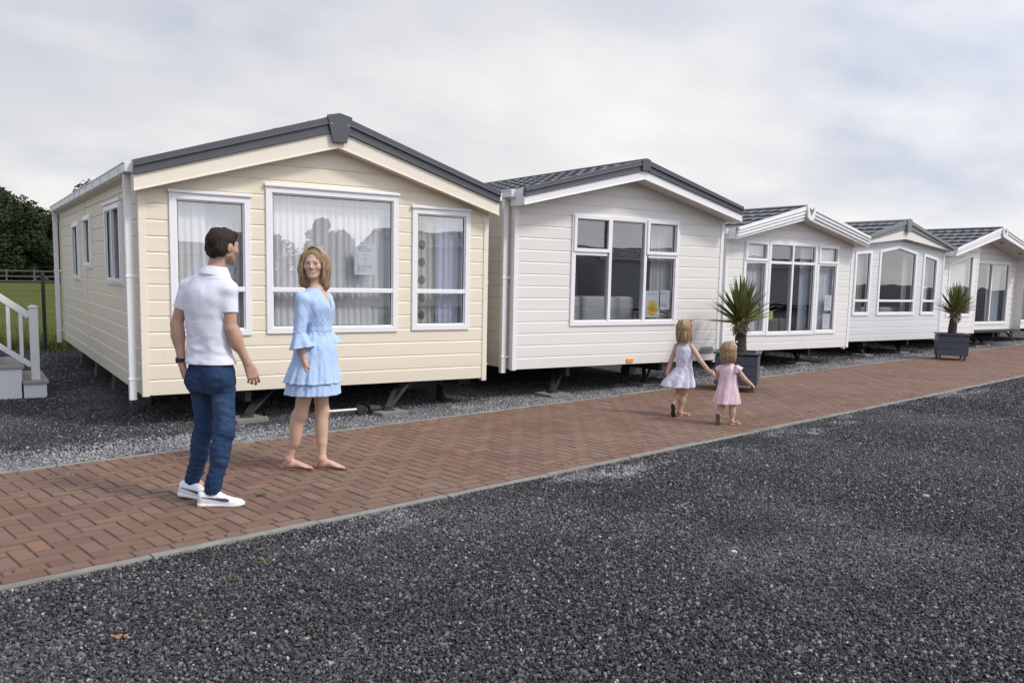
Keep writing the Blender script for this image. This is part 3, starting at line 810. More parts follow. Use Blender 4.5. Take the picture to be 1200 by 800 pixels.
    for yy in (.4,L*.33,L*.66,L-.4): q.box(.1,w-.1,yy-.025,yy+.025,zb-.05,zb+.002)
    q.build('chassis',bsteel,rt_)
    for xx in (w*.2,w*.8):
        q=MB(); rad=.27; q.tube([(xx-.09,L*.52,rad-.03),(xx-.075,L*.52,rad-.03),(xx+.075,L*.52,rad-.03),(xx+.09,L*.52,rad-.03)],[rad-.03,rad,rad,rad-.03],24); q.build('wheel',rubber,rt_,smooth=False)
    for (xx,yy) in [(a,b) for a in (.22,w-.22) for b in (L*.22,L*.40,L*.62,L*.85)]:
        q=MB(); q.box(xx-.1,xx+.1,yy-.11,yy+.11,-.03,.08); q.box(xx-.09,xx+.09,yy-.1,yy+.1,.08,.19); q.box(xx-.03,xx+.03,yy-.03,yy+.03,.19,zb+.003); q.build('axle_stand',standm,rt_,bevel=.006)
    for (ux,yy) in sp['jacks']:
        q=MB(); q.bar((ux,yy,.045),(ux+.40,yy+.52,zb+.02),.055,.03); q.bar((ux+.04,yy+.02,.045),(ux+.44,yy+.30,zb+.02),.03,.03); q.box(ux-.05,ux+.07,yy-.05,yy+.06,.030,.046)
        q.bar((ux+.62,yy+.30,zb+.02),(ux+.28,yy+.36,zb-.11),.035,.02)
        q.build('corner_steady',bsteel,rt_,bevel=.003)
    return rt_
side=[dict(poly=rect(.93,2.15,1.33,2.19),bars=[('v',1.54,1.33,2.19)],sashes=[(.95,1.53,1.35,2.17)],cap=True,curt=[(1.0,2.1,'beigec',.2)],label='two-light side window nearest the front corner',glass='glassd'),
      dict(poly=rect(3.35,4.08,1.50,2.17),bars=[],sashes=[(3.37,4.06,1.52,2.15)],cap=False,curt=[],label='smallest square side window',glass='glassd'),
      dict(poly=rect(4.68,5.39,1.32,2.13),bars=[],sashes=[(4.70,5.37,1.34,2.11)],cap=False,curt=[],label='side window farthest from the brick path',glass='glassd')]
c1=caravan(SPEC['c1'],'static_caravan','cream clad caravan with dark grey verge behind the couple',cream,cream2,'plate',side_wins=side)
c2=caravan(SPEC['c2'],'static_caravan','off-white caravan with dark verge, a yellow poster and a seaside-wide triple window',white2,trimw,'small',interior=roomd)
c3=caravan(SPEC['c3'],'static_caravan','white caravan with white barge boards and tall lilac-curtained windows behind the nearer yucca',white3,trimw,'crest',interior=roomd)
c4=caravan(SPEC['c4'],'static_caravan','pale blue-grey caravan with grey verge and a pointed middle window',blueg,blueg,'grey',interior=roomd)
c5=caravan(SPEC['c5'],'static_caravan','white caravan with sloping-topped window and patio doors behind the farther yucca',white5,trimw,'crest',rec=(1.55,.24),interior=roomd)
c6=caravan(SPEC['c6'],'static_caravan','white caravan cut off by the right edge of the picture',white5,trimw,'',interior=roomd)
c2['label']='off-white caravan with dark verge, wide triple window and a yellow poster in it'
# soffit downlights of the fifth caravan
for uu_ in (.62,.86):
    sp=SPEC['c5']; w=sp['w']; u=w*uu_; zz_=sp['zA']-.245-(u-w/2)*((sp['zA']-.245)-(sp['zE']-.178))/(w/2+.07)
    q=MB(); q.tube([(u,-.10,zz_-.010),(u,-.10,zz_+.006)],[.045,.05],16); d=q.build('downlight',steel,c5); q=MB(); q.tube([(u,-.10,zz_-.014),(u,-.10,zz_-.009)],[.028,.028],12); q.build('lens',rubber,d)
# maker's plate and amber reflector on the second caravan
sp=SPEC['c2']; q=MB(); q.prism([(3.19,.50),(3.23,.465),(3.45,.465),(3.49,.50),(3.45,.56),(3.23,.56)],.011,.022,lambda u,o,z:(u,-o,z)); pl=q.build('maker_plate',steel,c2,bevel=.003)
q=MB(); q.prism([(3.25,.50),(3.43,.497),(3.44,.515),(3.36,.53),(3.24,.522)],.022,.025,lambda u,o,z:(u,-o,z)); q.build('emblem',greyv,pl)
q=MB(); q.box(1.83,1.94,-.030,-.012,sp['zb']+.025,sp['zb']+.075); q.build('reflector',amber,c2,bevel=.004)
# door handle of the last caravan
q=MB(); q.box(.40,.43,-.075,-.03,1.05,1.22); q.build('door_handle',upvc,c6,bevel=.004)
# caravans standing across the yard behind the camera: the windows mirror them
for i,(src,xx,yy) in enumerate(((c2,20.3,-13),(c4,30.0,-13),(c3,40.0,-13),(c5,12.5,-30))):
    o=copy_tree(src); o.location=(xx,yy,0); o.rotation_euler=(0,0,R(90))
    o['label']=['white caravan mirrored in the right part of the wide cream caravan window','pale grey caravan mirrored in the off-white caravan window','white caravan mirrored in the lilac-curtained windows','distant white caravan mirrored low in the left cream caravan window'][i]
    o['group']='caravans across the yard'

slabm=simple('old_slab',(.20,.185,.165),.9,var=.3,scale=14,bump=.004,bscale=80,dirt=.5)
# paving slabs under the steadies
slabn=0
for key,ws in (('c1','cream'),('c2','off-white'),('c3','white lilac-curtained'),('c4','pale blue-grey'),('c5','patio-door')):
    sp=SPEC[key]
    for n_,(ux,yy) in enumerate(sp['jacks']):
        q=MB(); q.box(-.17,.17,-.16,.16,0,.045); o=q.build('paving_slab',slabm,None,bevel=.006,loc=(sp['x']+ux,sp['y']+yy,-.018)); o.rotation_euler=(0,0,random.uniform(-.25,.25))
        tag(o,'concrete slab under the %s steady of the %s caravan'%(('left','right')[n_],ws),'paving slab','slabs under the corner steadies')
# sheets of paper in the windows
def sheet(name,label,key,u,z,w_,h_,mats,marks,o=-.012,tilt=0,cat='notice'):
    sp=SPEC[key]; q=MB(); q.box(-w_/2,w_/2,-.001,.001,-h_/2,h_/2)
    for (m,poly) in marks:
        q.cur=m; i=q.pts([(a,-.0016-.0003*m,b) for a,b in poly]); q.face(range(i,i+len(poly)))
    ob=q.build(name,mats,None,fix=False,loc=(sp['x']+u,sp['y']-o,z)); ob.rotation_euler=(0,tilt,0); tag(ob,label,cat); return ob
def lines(w_,z0,n,dz,m,seed,h=.006):
    rr_=random.Random(seed); out=[]
    for k in range(n):
        L_=w_*rr_.uniform(.55,.95); z=z0-k*dz; out.append((m,[(-w_/2,z),(-w_/2+L_,z),(-w_/2+L_,z+h),(-w_/2,z+h)]))
    return out
sheet('notice','white specification sheet taped inside the wide middle window of the cream caravan','c1',2.25,1.66,.25,.33,[paper,ink],
   lines(.19,.13,3,.02,1,1)+[(1,[(-.06,.0),(.06,.0),(.06,.004),(-.06,.004)]),(1,[(-.002,-.05),(.002,-.05),(.002,.06),(-.002,.06)]),(1,[(-.05,.05),(.05,.05),(.05,.053),(-.05,.053)])]+lines(.18,-.07,4,.02,1,2))
sun=[(.095*math.cos(2*pi*k/60)*(1 if k%2 else .86),-.045+.105*math.sin(2*pi*k/60)*(1 if k%2 else .86)) for k in range(60)]
sun=[(max(-.125,min(.125,a*1.1)),max(-.175,b*1.1)) for a,b in sun]
blue_ink=simple('blue_ink',(.20,.38,.52),.6)
def letters(x0,z,s,m):   # a short scribbled heading, legible only as writing
    out=[]; x=x0
    for k,wd in enumerate((.9,.5,1,.7,.9,.5,.8)):
        out.append((m,[(x,z),(x+.006*s,z),(x+.006*s,z+.026*s*(1.25 if k in(0,3) else 1)),(x,z+.026*s*(1.25 if k in(0,3) else 1))])); out.append((m,[(x,z+.010*s),(x+.018*s*wd,z+.010*s),(x+.018*s*wd,z+.016*s),(x,z+.016*s)])); x+=.024*s
    return out
sheet('poster','white poster with a big yellow sun in the right light of the off-white caravan window','c2',2.285,1.175,.27,.37,[paper,yellowp,blue_ink,simple('orange_print',(.82,.36,.03),.5)],[(1,sun),(3,[(a*.45,(b+.045)*.45-.045) for a,b in sun])]+letters(-.085,.125,1,2),cat='poster')
sheet('notice','white sheet beside the yellow sun poster','c2',2.50,1.235,.20,.27,[paper,ink],lines(.15,.10,2,.018,1,5)+[(1,[(-.03,-.04),(-.026,-.04),(-.026,.05),(-.03,.05)]),(1,[(.03,-.04),(.034,-.04),(.034,.05),(.03,.05)])]+lines(.15,-.06,3,.016,1,6))
sheet('sticky_note','yellow-green note low in the dark middle window behind the nearer yucca','c3',1.20,.93,.13,.15,[noteyel,ink],lines(.08,.02,2,.03,1,8),cat='note')
sheet('notice','upper white sheet in the right-hand lilac curtained window','c3',2.78,1.15,.20,.29,[paper,ink],lines(.14,.10,6,.03,1,9))
sheet('notice','lower white sheet in the right-hand lilac curtained window','c3',2.76,.80,.20,.29,[paper,ink],[(1,[(-.05,.0),(.05,.0),(.05,.005),(-.05,.005)]),(1,[(-.02,-.05),(-.016,-.05),(-.016,.06),(-.02,.06)])]+lines(.14,.11,2,.02,1,10))
sheet('notice','white sheet in the right window of the pale blue-grey caravan','c4',2.82,1.34,.16,.30,[paper,ink],lines(.11,.10,6,.03,1,12))
# sofas behind the windows
for key,u0_,u1_,zt,lab in (('c2',.35,2.2,1.27,'pale grey sofa with its back to the off-white caravan window'),('c4',.7,2.6,1.02,'grey sofa back behind the pointed window of the pale blue-grey caravan'),('c3',1.1,2.5,.85,'brown sofa seen low through the dark middle window of the lilac-curtained caravan')):
    sp=SPEC[key]; y0=.30; rt_=empty('sofa',(sp['x'],sp['y'],sp['zb']+.12)); tag(rt_,lab,'sofa','sofas behind caravan windows')
    b=zt-sp['zb']-.12; um=(u0_+u1_)/2
    for a,c_ in ((u0_,um-.008),(um+.008,u1_)):
        q=MB(); q.box(a,c_,y0,y0+.2,.12,b); q.build('backrest',sofa_m if key!='c3' else roomd,rt_,bevel=.04)
        q=MB(); q.box(a,c_,y0+.2,y0+.85,.12,.42); q.build('seat',sofa_m if key!='c3' else roomd,rt_,bevel=.03)
    q=MB(); q.box(u0_-.14,u0_-.01,y0,y0+.85,0,b-.2); q.build('armrest',sofa_m,rt_,bevel=.03); q=MB(); q.box(u1_+.01,u1_+.14,y0,y0+.85,0,b-.2); q.build('armrest',sofa_m,rt_,bevel=.03)
    q=MB(); q.box(u0_,u1_,y0+.05,y0+.8,0,.115); q.build('base',roomd,rt_)

# ------------------------------------------------------------------ planters and yuccas
slate=simple('slate_blue_paint',(.062,.072,.092),.5,var=.12,scale=5,bump=.0015,bscale=70,dirt=.2,dirtc=(.12,.12,.12))
soil=simple('potting_soil',(.05,.035,.025),.95,var=.5,scale=30,bump=.01,bscale=60)
def planter(x,y,rz,label):
    rt_=empty('planter_box',(x,y,0),rz); tag(rt_,label,'planter','slate grey planter boxes on the brick path')
    a,zb_,zt=.275,.095,.53
    for sx,sy in ((-1,-1),(1,-1),(1,1),(-1,1)):
        q=MB(); q.box(sx*(a-.04)-.022,sx*(a-.04)+.022,sy*(a-.04)-.022,sy*(a-.04)+.022,.0,zb_+.02); q.build('leg',slate,rt_,bevel=.004)
    for k in range(4):
        q=MB(); h=(zt-.03-zb_)/3
        for b in range(3): q.box(-a-.012,a+.010,-a-.014,-a+.008,zb_+b*h+.004,zb_+(b+1)*h-.004)
        q.box(-a+.010,a-.010,-a-.002,-a+.006,zb_,zt-.03)
        o=q.build('side_panel',slate,rt_,bevel=.003); o.rotation_euler=(0,0,k*pi/2)
    q=MB(); 
    for k in range(4):
        c_,s_=math.cos(k*pi/2),math.sin(k*pi/2)
        pts=[(-a-.04,-a-.04),(a+.04,-a-.04),(a-.04,-a+.04),(-a+.04,-a+.04)]
        i=q.pts([(x_*c_-y_*s_,x_*s_+y_*c_,zt-.012) for x_,y_ in pts]+[(x_*c_-y_*s_,x_*s_+y_*c_,zt+.012) for x_,y_ in pts])
        for f in ((3,2,1,0),(4,5,6,7),(0,1,5,4),(1,2,6,5),(2,3,7,6),(3,0,4,7)): q.face([i+j for j in f])
    q.build('rim',slate,rt_,bevel=.003)
    q=MB(); n=14; base=len(q.v)
    for i in range(n+1):
        for j in range(n+1): q.v.append((-a+.01+(2*a-.02)*i/n,-a+.01+(2*a-.02)*j/n,zt-.035+random.uniform(0,.03)))
    for i in range(n):
        for j in range(n): k=base+i*(n+1)+j; q.face((k,k+n+1,k+n+2,k+1))
    q.build('soil',soil,rt_,fix=False)
    return rt_
def leafmat():
    m,t,out=newmat('yucca_leaf'); gg=t.add('ShaderNodeNewGeometry'); r=gg.outputs['Random Per Island']; g=gg.outputs['Position']
    c=t.ramp(r,[(0,(.08,.10,.025)),(.5,(.155,.18,.05)),(.85,(.26,.27,.09)),(1,(.34,.31,.14))]); c=t.mix(t.math('MULTIPLY',t.noise(g,30,3),.4),c,(.06,.085,.02))
    p=pbsdf(t,out,Base_Color=c,Roughness=.42); return m
yl=leafmat(); deadl=simple('dead_leaf',(.22,.17,.11),.9,var=.4,scale=20); 
def barkmat():
    m,t,out=newmat('palm_bark'); g=t.add('ShaderNodeTexCoord').outputs['Object']
    v=t.add('ShaderNodeTexVoronoi',ins={'Vector':t.mapping(g,(1,1,1.6)),'Scale':26.0}); n=t.noise(g,18,5,.7)
    c=t.mix(n,(.035,.028,.024),(.12,.095,.075)); p=pbsdf(t,out,Base_Color=c,Roughness=.95)
    t.put(p,'Normal',t.bump(v.outputs['Distance'],.03,1.0,t.bump(n,.02))); return m
bark=barkmat()
def yucca(x,y,rz,label,h0,h1,lean,rx,rtop,nl,sag,seed):
    rnd=random.Random(seed); rt_=empty('yucca',(x,y,.50),rz); tag(rt_,label,'yucca','yuccas in planter boxes')
    H_=h1-h0; q=MB(); path=[];rad=[]
    for k in range(9):
        f=k/8; path.append((lean*f*f,.0,H_*f)); rad.append(.085-.022*f+.006*rnd.random())
    q.tube(path,rad,16); q.build('trunk',bark,rt_,smooth=True)
    top=Vector(path[-1])
    def blade(q,base,az,el,L_,wd,sag_,segs=7,fold=.35):
        # stiff sword-shaped leaf with a folded keel
        d=Vector((math.cos(az)*math.cos(el),math.sin(az)*math.cos(el),math.sin(el))); sd=Vector((-math.sin(az),math.cos(az),0)); p=Vector(base); rows=[]
        for k in range(segs+1):
            f=k/segs; wv=wd*(.75+.9*f if f<.3 else (1.02*(1-((f-.3)/.7)**1.6)))+.0008; n_=sd.cross(d).normalized()
            rows.append(q.pts([p-sd*wv/2+n_*wv*fold*.5,p-n_*wv*.1,p+sd*wv/2+n_*wv*fold*.5]))
            p=p+d*(L_/segs); d=(d+Vector((0,0,-sag_/segs))).normalized()
        for k in range(segs):
            a,b=rows[k],rows[k+1]; q.face((a,a+1,b+1,b)); q.face((a+1,a+2,b+2,b+1))
    q=MB()
    for k in range(nl):
        f=k/nl; az=k*2.39996+rnd.uniform(-.1,.1); el=R(rnd.uniform(2,26) if f<.14 else 24+ (f-.14)/.86*62+rnd.uniform(-7,7)); el=min(el,R(88))
        b=top+Vector((math.cos(az)*.045*(1-f),math.sin(az)*.045*(1-f),-.05+.16*f)); 
        L_=rnd.uniform(.88,1.05)*(rx if f<.55 else rx+(rtop-rx)*(f-.55)/.45)
        blade(q,b,az,el,L_,.064*rnd.uniform(.8,1.1),sag*rnd.uniform(.4,1.4))
    q.build('leaf_crown',yl,rt_,fix=False)
    q=MB()
    for k in range(110):
        az=rnd.uniform(0,2*pi); b=top+Vector((math.cos(az)*.065,math.sin(az)*.065,rnd.uniform(-.17,.03)))
        blade(q,b,az,R(rnd.uniform(-75,20)),rnd.uniform(.05,.13),.04,2.2,4,.2)
    q.build('dead_leaf_skirt',deadl,rt_,fix=False)
    return rt_
planter(9.06,8.36,-.90,'slate grey planter box beside the smaller girl'); yucca(9.08,8.34,0,'yucca in the nearer planter box with leaves leaning to the right',.5,.99,-.02,.50,.54,84,.14,3)
planter(17.17,9.98,-.90,'slate grey planter box standing alone at the far end of the path'); yucca(17.17,9.98,-.6,'smaller yucca in the far planter box with spiky upright crown',.5,1.0,.03,.48,.53,70,.12,5)

# ------------------------------------------------------------------ wire fence
fgreen=simple('dark_green_coated_steel',(.018,.024,.02),.45,var=.2)
fr_=empty('chain_link_fence',(-1.6,17.8,0)); tag(fr_,'dark chain-link fence between the gravel and the meadow','fence')
FX=11.0; FZ=1.22
for xx in (0.,2.86,5.7,8.5,11.0):
    q=MB(); q.tube([(xx,0,-.03),(xx,0,FZ+.14)],[.032,.032],12); q.tube([(xx,0,FZ+.14),(xx,0,FZ+.16)],[.036,.02],12); q.build('post',fgreen,fr_,smooth=False)
q=MB(); q.tube([(0,-.0,FZ),(FX,0,FZ)],[.021,.021],8); q.build('top_rail',fgreen,fr_)
q=MB(); q.bar((0,-.035,FZ-.17),(FX,-.035,FZ-.17),.004,.004); q.bar((0,-.035,.12),(FX,-.035,.12),.004,.004); q.bar((0,-.0,FZ+.27),(FX,0,FZ+.25),.004,.004); q.build('tension_wire',fgreen,fr_)
q=MB(); p_=.058; z0_,z1_=.02,FZ-.01; Hh=z1_-z0_
for sgn in (-1,1):
    k=-Hh
    while k<FX+Hh:
        if sgn>0: a=(k,z0_);b=(k+Hh,z1_)
        else: a=(k+Hh,z0_);b=(k,z1_)
        # clip to 0..FX
        (xa,za),(xb,zb__)=a,b
        def cl(x_): f=(x_-xa)/(xb-xa); return za+f*(zb__-za)
        x0=max(0,min(xa,xb));x1=min(FX,max(xa,xb))
        if x1-x0>.02: q.bar((x0,-.028+.002*sgn,cl(x0)),(x1,-.028+.002*sgn,cl(x1)),.0042,.0042)
        k+=p_
q.build('wire_mesh',fgreen,fr_,fix=False)

# ------------------------------------------------------------------ white steps with railing at the left
plastic=simple('white_decking_plastic',(.76,.76,.75),.4,var=.05,scale=3,dirt=.3,dirtc=(.42,.40,.35))
tread=simple('weathered_tread',(.36,.33,.285),.8,var=.2,scale=7,stretch=(1,12,1),bump=.003,dirt=.3)
st=empty('entrance_steps',(.82,11.40,0)); tag(st,'white plastic steps with grey treads and white railing, cut by the left edge','steps')
rise=.185; run=.245; D_=1.15
for k in range(5):
    xa=-(k+1)*run if k<4 else -2.2; xb=-k*run; 
    q=MB(); q.box(xa+(.0 if k<4 else 0),xb-.02,.02,D_-.02,-.02,(k+1)*rise-.042); 
    for pp in range(1): q.box(xb-.021,xb-.012,.01,D_-.01,max(0,k*rise),(k+1)*rise-.042)
    q.build('riser_box',plastic,st,bevel=.003)
    q=MB(); q.box(xa-.01,xb+.012,.0,D_,(k+1)*rise-.040,(k+1)*rise); q.build('tread',tread,st,bevel=.006)
nx=-.115; ny=.13
rl=empty('railing',(0,0,0)); rl.parent=st
def post(x_,zb__,zt_,par,nm='newel_post',s_=.045):
    q=MB(); q.box(x_-s_,x_+s_,ny-s_,ny+s_,zb__,zt_-.03); q.box(x_-s_-.008,x_+s_+.008,ny-s_-.008,ny+s_+.008,zt_-.03,zt_-.012); q.box(x_-s_*.7,x_+s_*.7,ny-s_*.7,ny+s_*.7,zt_-.012,zt_); return q.build(nm,plastic,par,bevel=.004)
post(nx,rise,rise+.87,rl); sl_=rise/run
post(nx-1.25,rise*5,rise*5+1.0,rl)
q=MB(); q.bar((nx-.04,ny,rise+.745),(nx-1.22,ny,rise+.745+1.18*sl_),.05,.075); q.build('handrail',plastic,rl,bevel=.006)
q=MB(); q.bar((nx-.04,ny,rise+.17),(nx-1.22,ny,rise+.17+1.18*sl_),.04,.06); q.build('bottom_rail',plastic,rl,bevel=.004)
for k in range(9):
    x_=nx-.13-.122*k; z_=rise+(nx-x_)*sl_
    q=MB(); q.box(x_-.019,x_+.019,ny-.019,ny+.019,z_+.18,z_+.74); q.build('baluster',plastic,rl,bevel=.002)

# ------------------------------------------------------------------ loose running gear in front of the first caravan
dr=empty('drawbar',(3.15,8.62,0),.12); tag(dr,'grey steel drawbar lying on the gravel under the cream caravan','drawbar')
q=MB(); q.tube([(0,0,.05),(.06,0,.05),(.07,0,.05),(.42,0,.045)],[.03,.03,.022,.022],12); q.build('tube',steel,dr,smooth=False)
q=MB(); q.tube([(-.07,0,.045),(-.02,0,.055),(.02,0,.05)],[.045,.055,.035],12); q.build('coupling_head',rubber,dr)
q=MB(); q.tube([(.42,-.03,.04),(.42,.04,.04)],[.055,.055],16); q.tube([(.50,-.05,.05),(.62,-.07,.045)],[.045,.04],12); q.build('rubber_buffer',rubber,dr)
jw=empty('jockey_wheel',(1.432+3.35,9.12,0)); tag(jw,'black jockey wheel hanging under the right end of the cream caravan','wheel')
q=MB(); q.tube([(0,0,.12),(0,0,.32)],[.02,.02],8); q.build('stem',bsteel,jw)
q=MB(); q.tube([(-.03,0,.1),(-.02,0,.1),(.02,0,.1),(.03,0,.1)],[.075,.1,.1,.075],18); q.build('tyre',rubber,jw)

# ------------------------------------------------------------------ single stones, a leaf and weeds on the yard
def pebble(x,y,s,c,label,sq=(1,.8,.55),seed=1):
    bm=bmesh.new(); bmesh.ops.create_icosphere(bm,subdivisions=3,radius=s); rr_=random.Random(seed); ph=[rr_.uniform(0,6) for _ in range(6)]
    for v in bm.verts:
        n=v.co.normalized(); f=1+.13*math.sin(4*n.x+ph[0])+.12*math.sin(5*n.y+ph[1])+.1*math.sin(6*n.z+ph[2]); v.co=Vector((v.co.x*f*sq[0],v.co.y*f*sq[1],v.co.z*f*sq[2]))
    me=bpy.data.meshes.new('stone'); bm.to_mesh(me); bm.free(); me.shade_smooth(); me.materials.append(c); o=bpy.data.objects.new('stone',me); COL.objects.link(o); o.location=(x,y,-.026+s*sq[2]*.6); o.rotation_euler=(0,0,rr_.uniform(0,3)); tag(o,label,'stone'); return o
pale=simple('pale_stone',(.50,.48,.44),.8,var=.2,scale=30,bump=.002); tan=simple('tan_stone',(.46,.33,.24),.8,var=.2,scale=30)
def ground(px,py):
    v=(fw+rr*((px-624.23)/1004.06)-uu*((py-434.72)/1004.06)); s_=-CAMH/v.z; return v.x*s_,v.y*s_
for (gx,gy,s,m,l) in ((5.833,3.497,.030,pale,'largest pale stone, far out in the gravel on the right'),(3.62,3.30,.024,pale,'white stone alone in the middle of the dark gravel'),(1.16,3.40,.016,tan,'tan stone near the fallen leaf'),(2.70,2.10,.019,pale,'flat grey-white stone near the bottom of the yard')):
    pebble(gx,gy,s,m,l,seed=int(gx*10))
leafm=simple('dry_leaf',(.30,.17,.075),.8,var=.3,scale=60)
q=MB(); c_=q.pts([(0,0,.012)]); ring_=[]
for k in range(14):
    a=2*pi*k/14; rr_=.020*(1+.35*math.sin(3*a)) ; ring_.append(q.pts([(rr_*1.6*math.cos(a),rr_*.7*math.sin(a),.012+.009*math.sin(5*a))]))
for k in range(14): q.face((c_,ring_[k],ring_[(k+1)%14]))
o=q.build('fallen_leaf',leafm,fix=False,loc=(.495,3.784,-.016)); o.rotation_euler=(0,0,-.4); tag(o,'dry orange-brown leaf on the dark gravel at the lower left','leaf')
weedm=simple('weed_green',(.12,.13,.045),.8,var=.3,scale=30)
def weed(x,y,r_,n,label,z=-.02):
    q=MB()
    for k in range(n):
        a=random.uniform(0,2*pi); L_=random.uniform(.4,1)*r_; d=Vector((math.cos(a),math.sin(a),random.uniform(.2,1.1))).normalized(); sd=Vector((-math.sin(a),math.cos(a),0)); b=Vector((random.gauss(0,r_*.4),random.gauss(0,r_*.4),0)); w_2=random.uniform(.003,.006)
        m_=b+d*L_*.5; e=b+d*L_+Vector((0,0,-L_*.15)); i=q.pts([b-sd*w_2*.4,b+sd*w_2*.4,m_+sd*w_2,e,m_-sd*w_2]); q.face((i,i+1,i+2,i+3,i+4))
    o=q.build('weed',weedm,fix=False,loc=(x,y,z)); tag(o,label,'weed'); return o
for (px,py,r_,n,l) in ((312,655,.055,45,'low green weed at the edge of the gravel, nearest the kerb'),(266,676,.05,30,'pale green weed in the gravel between kerb and fallen leaf'),(377,655,.03,16,'tiny weed right of the other two in the gravel'),(305,580,.045,24,'green weed growing in a joint of the brick path ahead of the man'),(222,616,.02,10,'tiny weed in a joint of the brick path in front of the sneakers')):
    gx,gy=ground(px,py); weed(gx,gy,r_,n,l,.0 if py<620 else -.02)

# ------------------------------------------------------------------ implicit-surface modeller for people
V3=lambda *a: np.array(a,float)
class Field:
    def __init__(s,lo,hi,h):
        s.h=h; s.lo=np.array(lo,float); s.n=np.ceil((np.array(hi)-s.lo)/h).astype(int)+1
        s.D=np.full(s.n,.5,np.float32)
    def sub(s,lo,hi):
        a=np.maximum(((np.array(lo)-s.lo)/s.h).astype(int)-1,0); b=np.minimum(((np.array(hi)-s.lo)/s.h).astype(int)+3,s.n)
        if (b<=a).any(): return None
        sl=tuple(slice(int(i),int(j)) for i,j in zip(a,b)); ax=[s.lo[i]+s.h*np.arange(a[i],b[i]) for i in range(3)]
        return sl,ax[0][:,None,None].astype(np.float32),ax[1][None,:,None].astype(np.float32),ax[2][None,None,:].astype(np.float32)
    def put(s,fn,lo,hi,k=.01,op='u'):
        m=k+3*s.h+.01; q=s.sub(np.array(lo)-m,np.array(hi)+m)
        if q is None: return
        sl,x,y,z=q; d=fn(x,y,z); A=s.D[sl]
        if op=='u':
            r_=np.minimum(A,d)
            if k>0: hh=np.maximum(k-np.abs(A-d),0)/k; r_=r_-hh*hh*k*.25
        elif op=='s':
            r_=np.maximum(A,-d)
            if k>0: hh=np.maximum(k-np.abs(A+d),0)/k; r_=r_+hh*hh*k*.25
        s.D[sl]=r_
    def cap(s,a,b,ra,rb,k=.012,op='u',flat=None):
        a=np.array(a,float); b=np.array(b,float); ab=b-a; L2=max(float(ab@ab),1e-9); m=max(ra,rb)
        def fn(x,y,z):
            px,py,pz=x-a[0],y-a[1],z-a[2]; t_=np.clip((px*ab[0]+py*ab[1]+pz*ab[2])/L2,0,1)
            qx,qy,qz=px-t_*ab[0],py-t_*ab[1],pz-t_*ab[2]
            if flat is not None:
                ax,f=flat; dt=(qx*ax[0]+qy*ax[1]+qz*ax[2])*(f-1); qx=qx+dt*ax[0];qy=qy+dt*ax[1];qz=qz+dt*ax[2]
            return np.sqrt(qx*qx+qy*qy+qz*qz)-(ra+(rb-ra)*t_)
        s.put(fn,np.minimum(a,b)-m,np.maximum(a,b)+m,k,op)
    def ell(s,c,F,rad,k=.012,op='u'):
        # F: rows right, forward, up
        c=np.array(c,float); F=np.array(F,float); rad=np.array(rad,float); m=rad.max()
        def fn(x,y,z):
            p=[x-c[0],y-c[1],z-c[2]]; q=[(F[i][0]*p[0]+F[i][1]*p[1]+F[i][2]*p[2])/rad[i] for i in range(3)]
            k0=np.sqrt(q[0]**2+q[1]**2+q[2]**2)+1e-6; k1=np.sqrt((q[0]/rad[0])**2+(q[1]/rad[1])**2+(q[2]/rad[2])**2)+1e-6
            return k0*(k0-1)/k1
        s.put(fn,c-m,c+m,k,op)
    def stack(s,nodes,o,U,V,Wd,k=.01,op='u',n=2.0,mod=None,cut=True,shear=None):
        # nodes: (w, cu, cv, hu, hv) along axis Wd from o
        N_=np.array(nodes,float); w0,w1=N_[0,0],N_[-1,0]; ws=np.linspace(w0,w1,80)
        def sm(col):
            xs,ys=N_[:,0],N_[:,col]; m=np.gradient(ys,xs) if len(xs)>2 else np.full(2,(ys[1]-ys[0])/(xs[1]-xs[0]))
            i=np.clip(np.searchsorted(xs,ws)-1,0,len(xs)-2); hh=xs[i+1]-xs[i]; t_=(ws-xs[i])/hh
            return (2*t_**3-3*t_**2+1)*ys[i]+(t_**3-2*t_**2+t_)*hh*m[i]+(-2*t_**3+3*t_**2)*ys[i+1]+(t_**3-t_**2)*hh*m[i+1]
        tb=[sm(i) for i in (1,2,3,4)]; tb[2]=np.maximum(tb[2],.002); tb[3]=np.maximum(tb[3],.002)
        o=np.array(o,float);U=np.array(U,float);V=np.array(V,float);Wd=np.array(Wd,float)
        mx=max(np.abs(N_[:,1]).max()+N_[:,3].max(),np.abs(N_[:,2]).max()+N_[:,4].max())*1.25
        e=[o+Wd*w0,o+Wd*w1]; lo=np.minimum(*e)-mx*(1-np.abs(Wd)*.999)-.0; hi=np.maximum(*e)+mx*(1-np.abs(Wd)*.999)
        def fn(x,y,z):
            p=(x-o[0],y-o[1],z-o[2]); dt=lambda A:A[0]*p[0]+A[1]*p[1]+A[2]*p[2]
            u,v,w=dt(U),dt(V),dt(Wd); wc=np.clip(w,w0,w1); f=lambda c: np.interp(wc,ws,c).astype(np.float32)
            cu,cv,hu,hv=[f(c) for c in tb]; uu_,vv=(u-cu),(v-cv)
            if mod is not None:
                g_=mod(np.arctan2(vv/hv,uu_/hu),wc,u,v); hu=hu+g_; hv=hv+g_
            a,b=np.abs(uu_/hu),np.abs(vv/hv)
            r_=(a**n+b**n)**(1/n) if n!=2 else np.sqrt(a*a+b*b)
            k1=np.sqrt((a/hu)**2+(b/hv)**2)+1e-5
            d=(r_-1)*np.where(r_>.3,r_/k1,np.minimum(hu,hv))
            d=np.clip(d,-1,1)
            if cut: d=np.maximum(d,np.maximum(w0-w,w-w1))
            return d.astype(np.float32)
        s.put(fn,lo,hi,k,op)
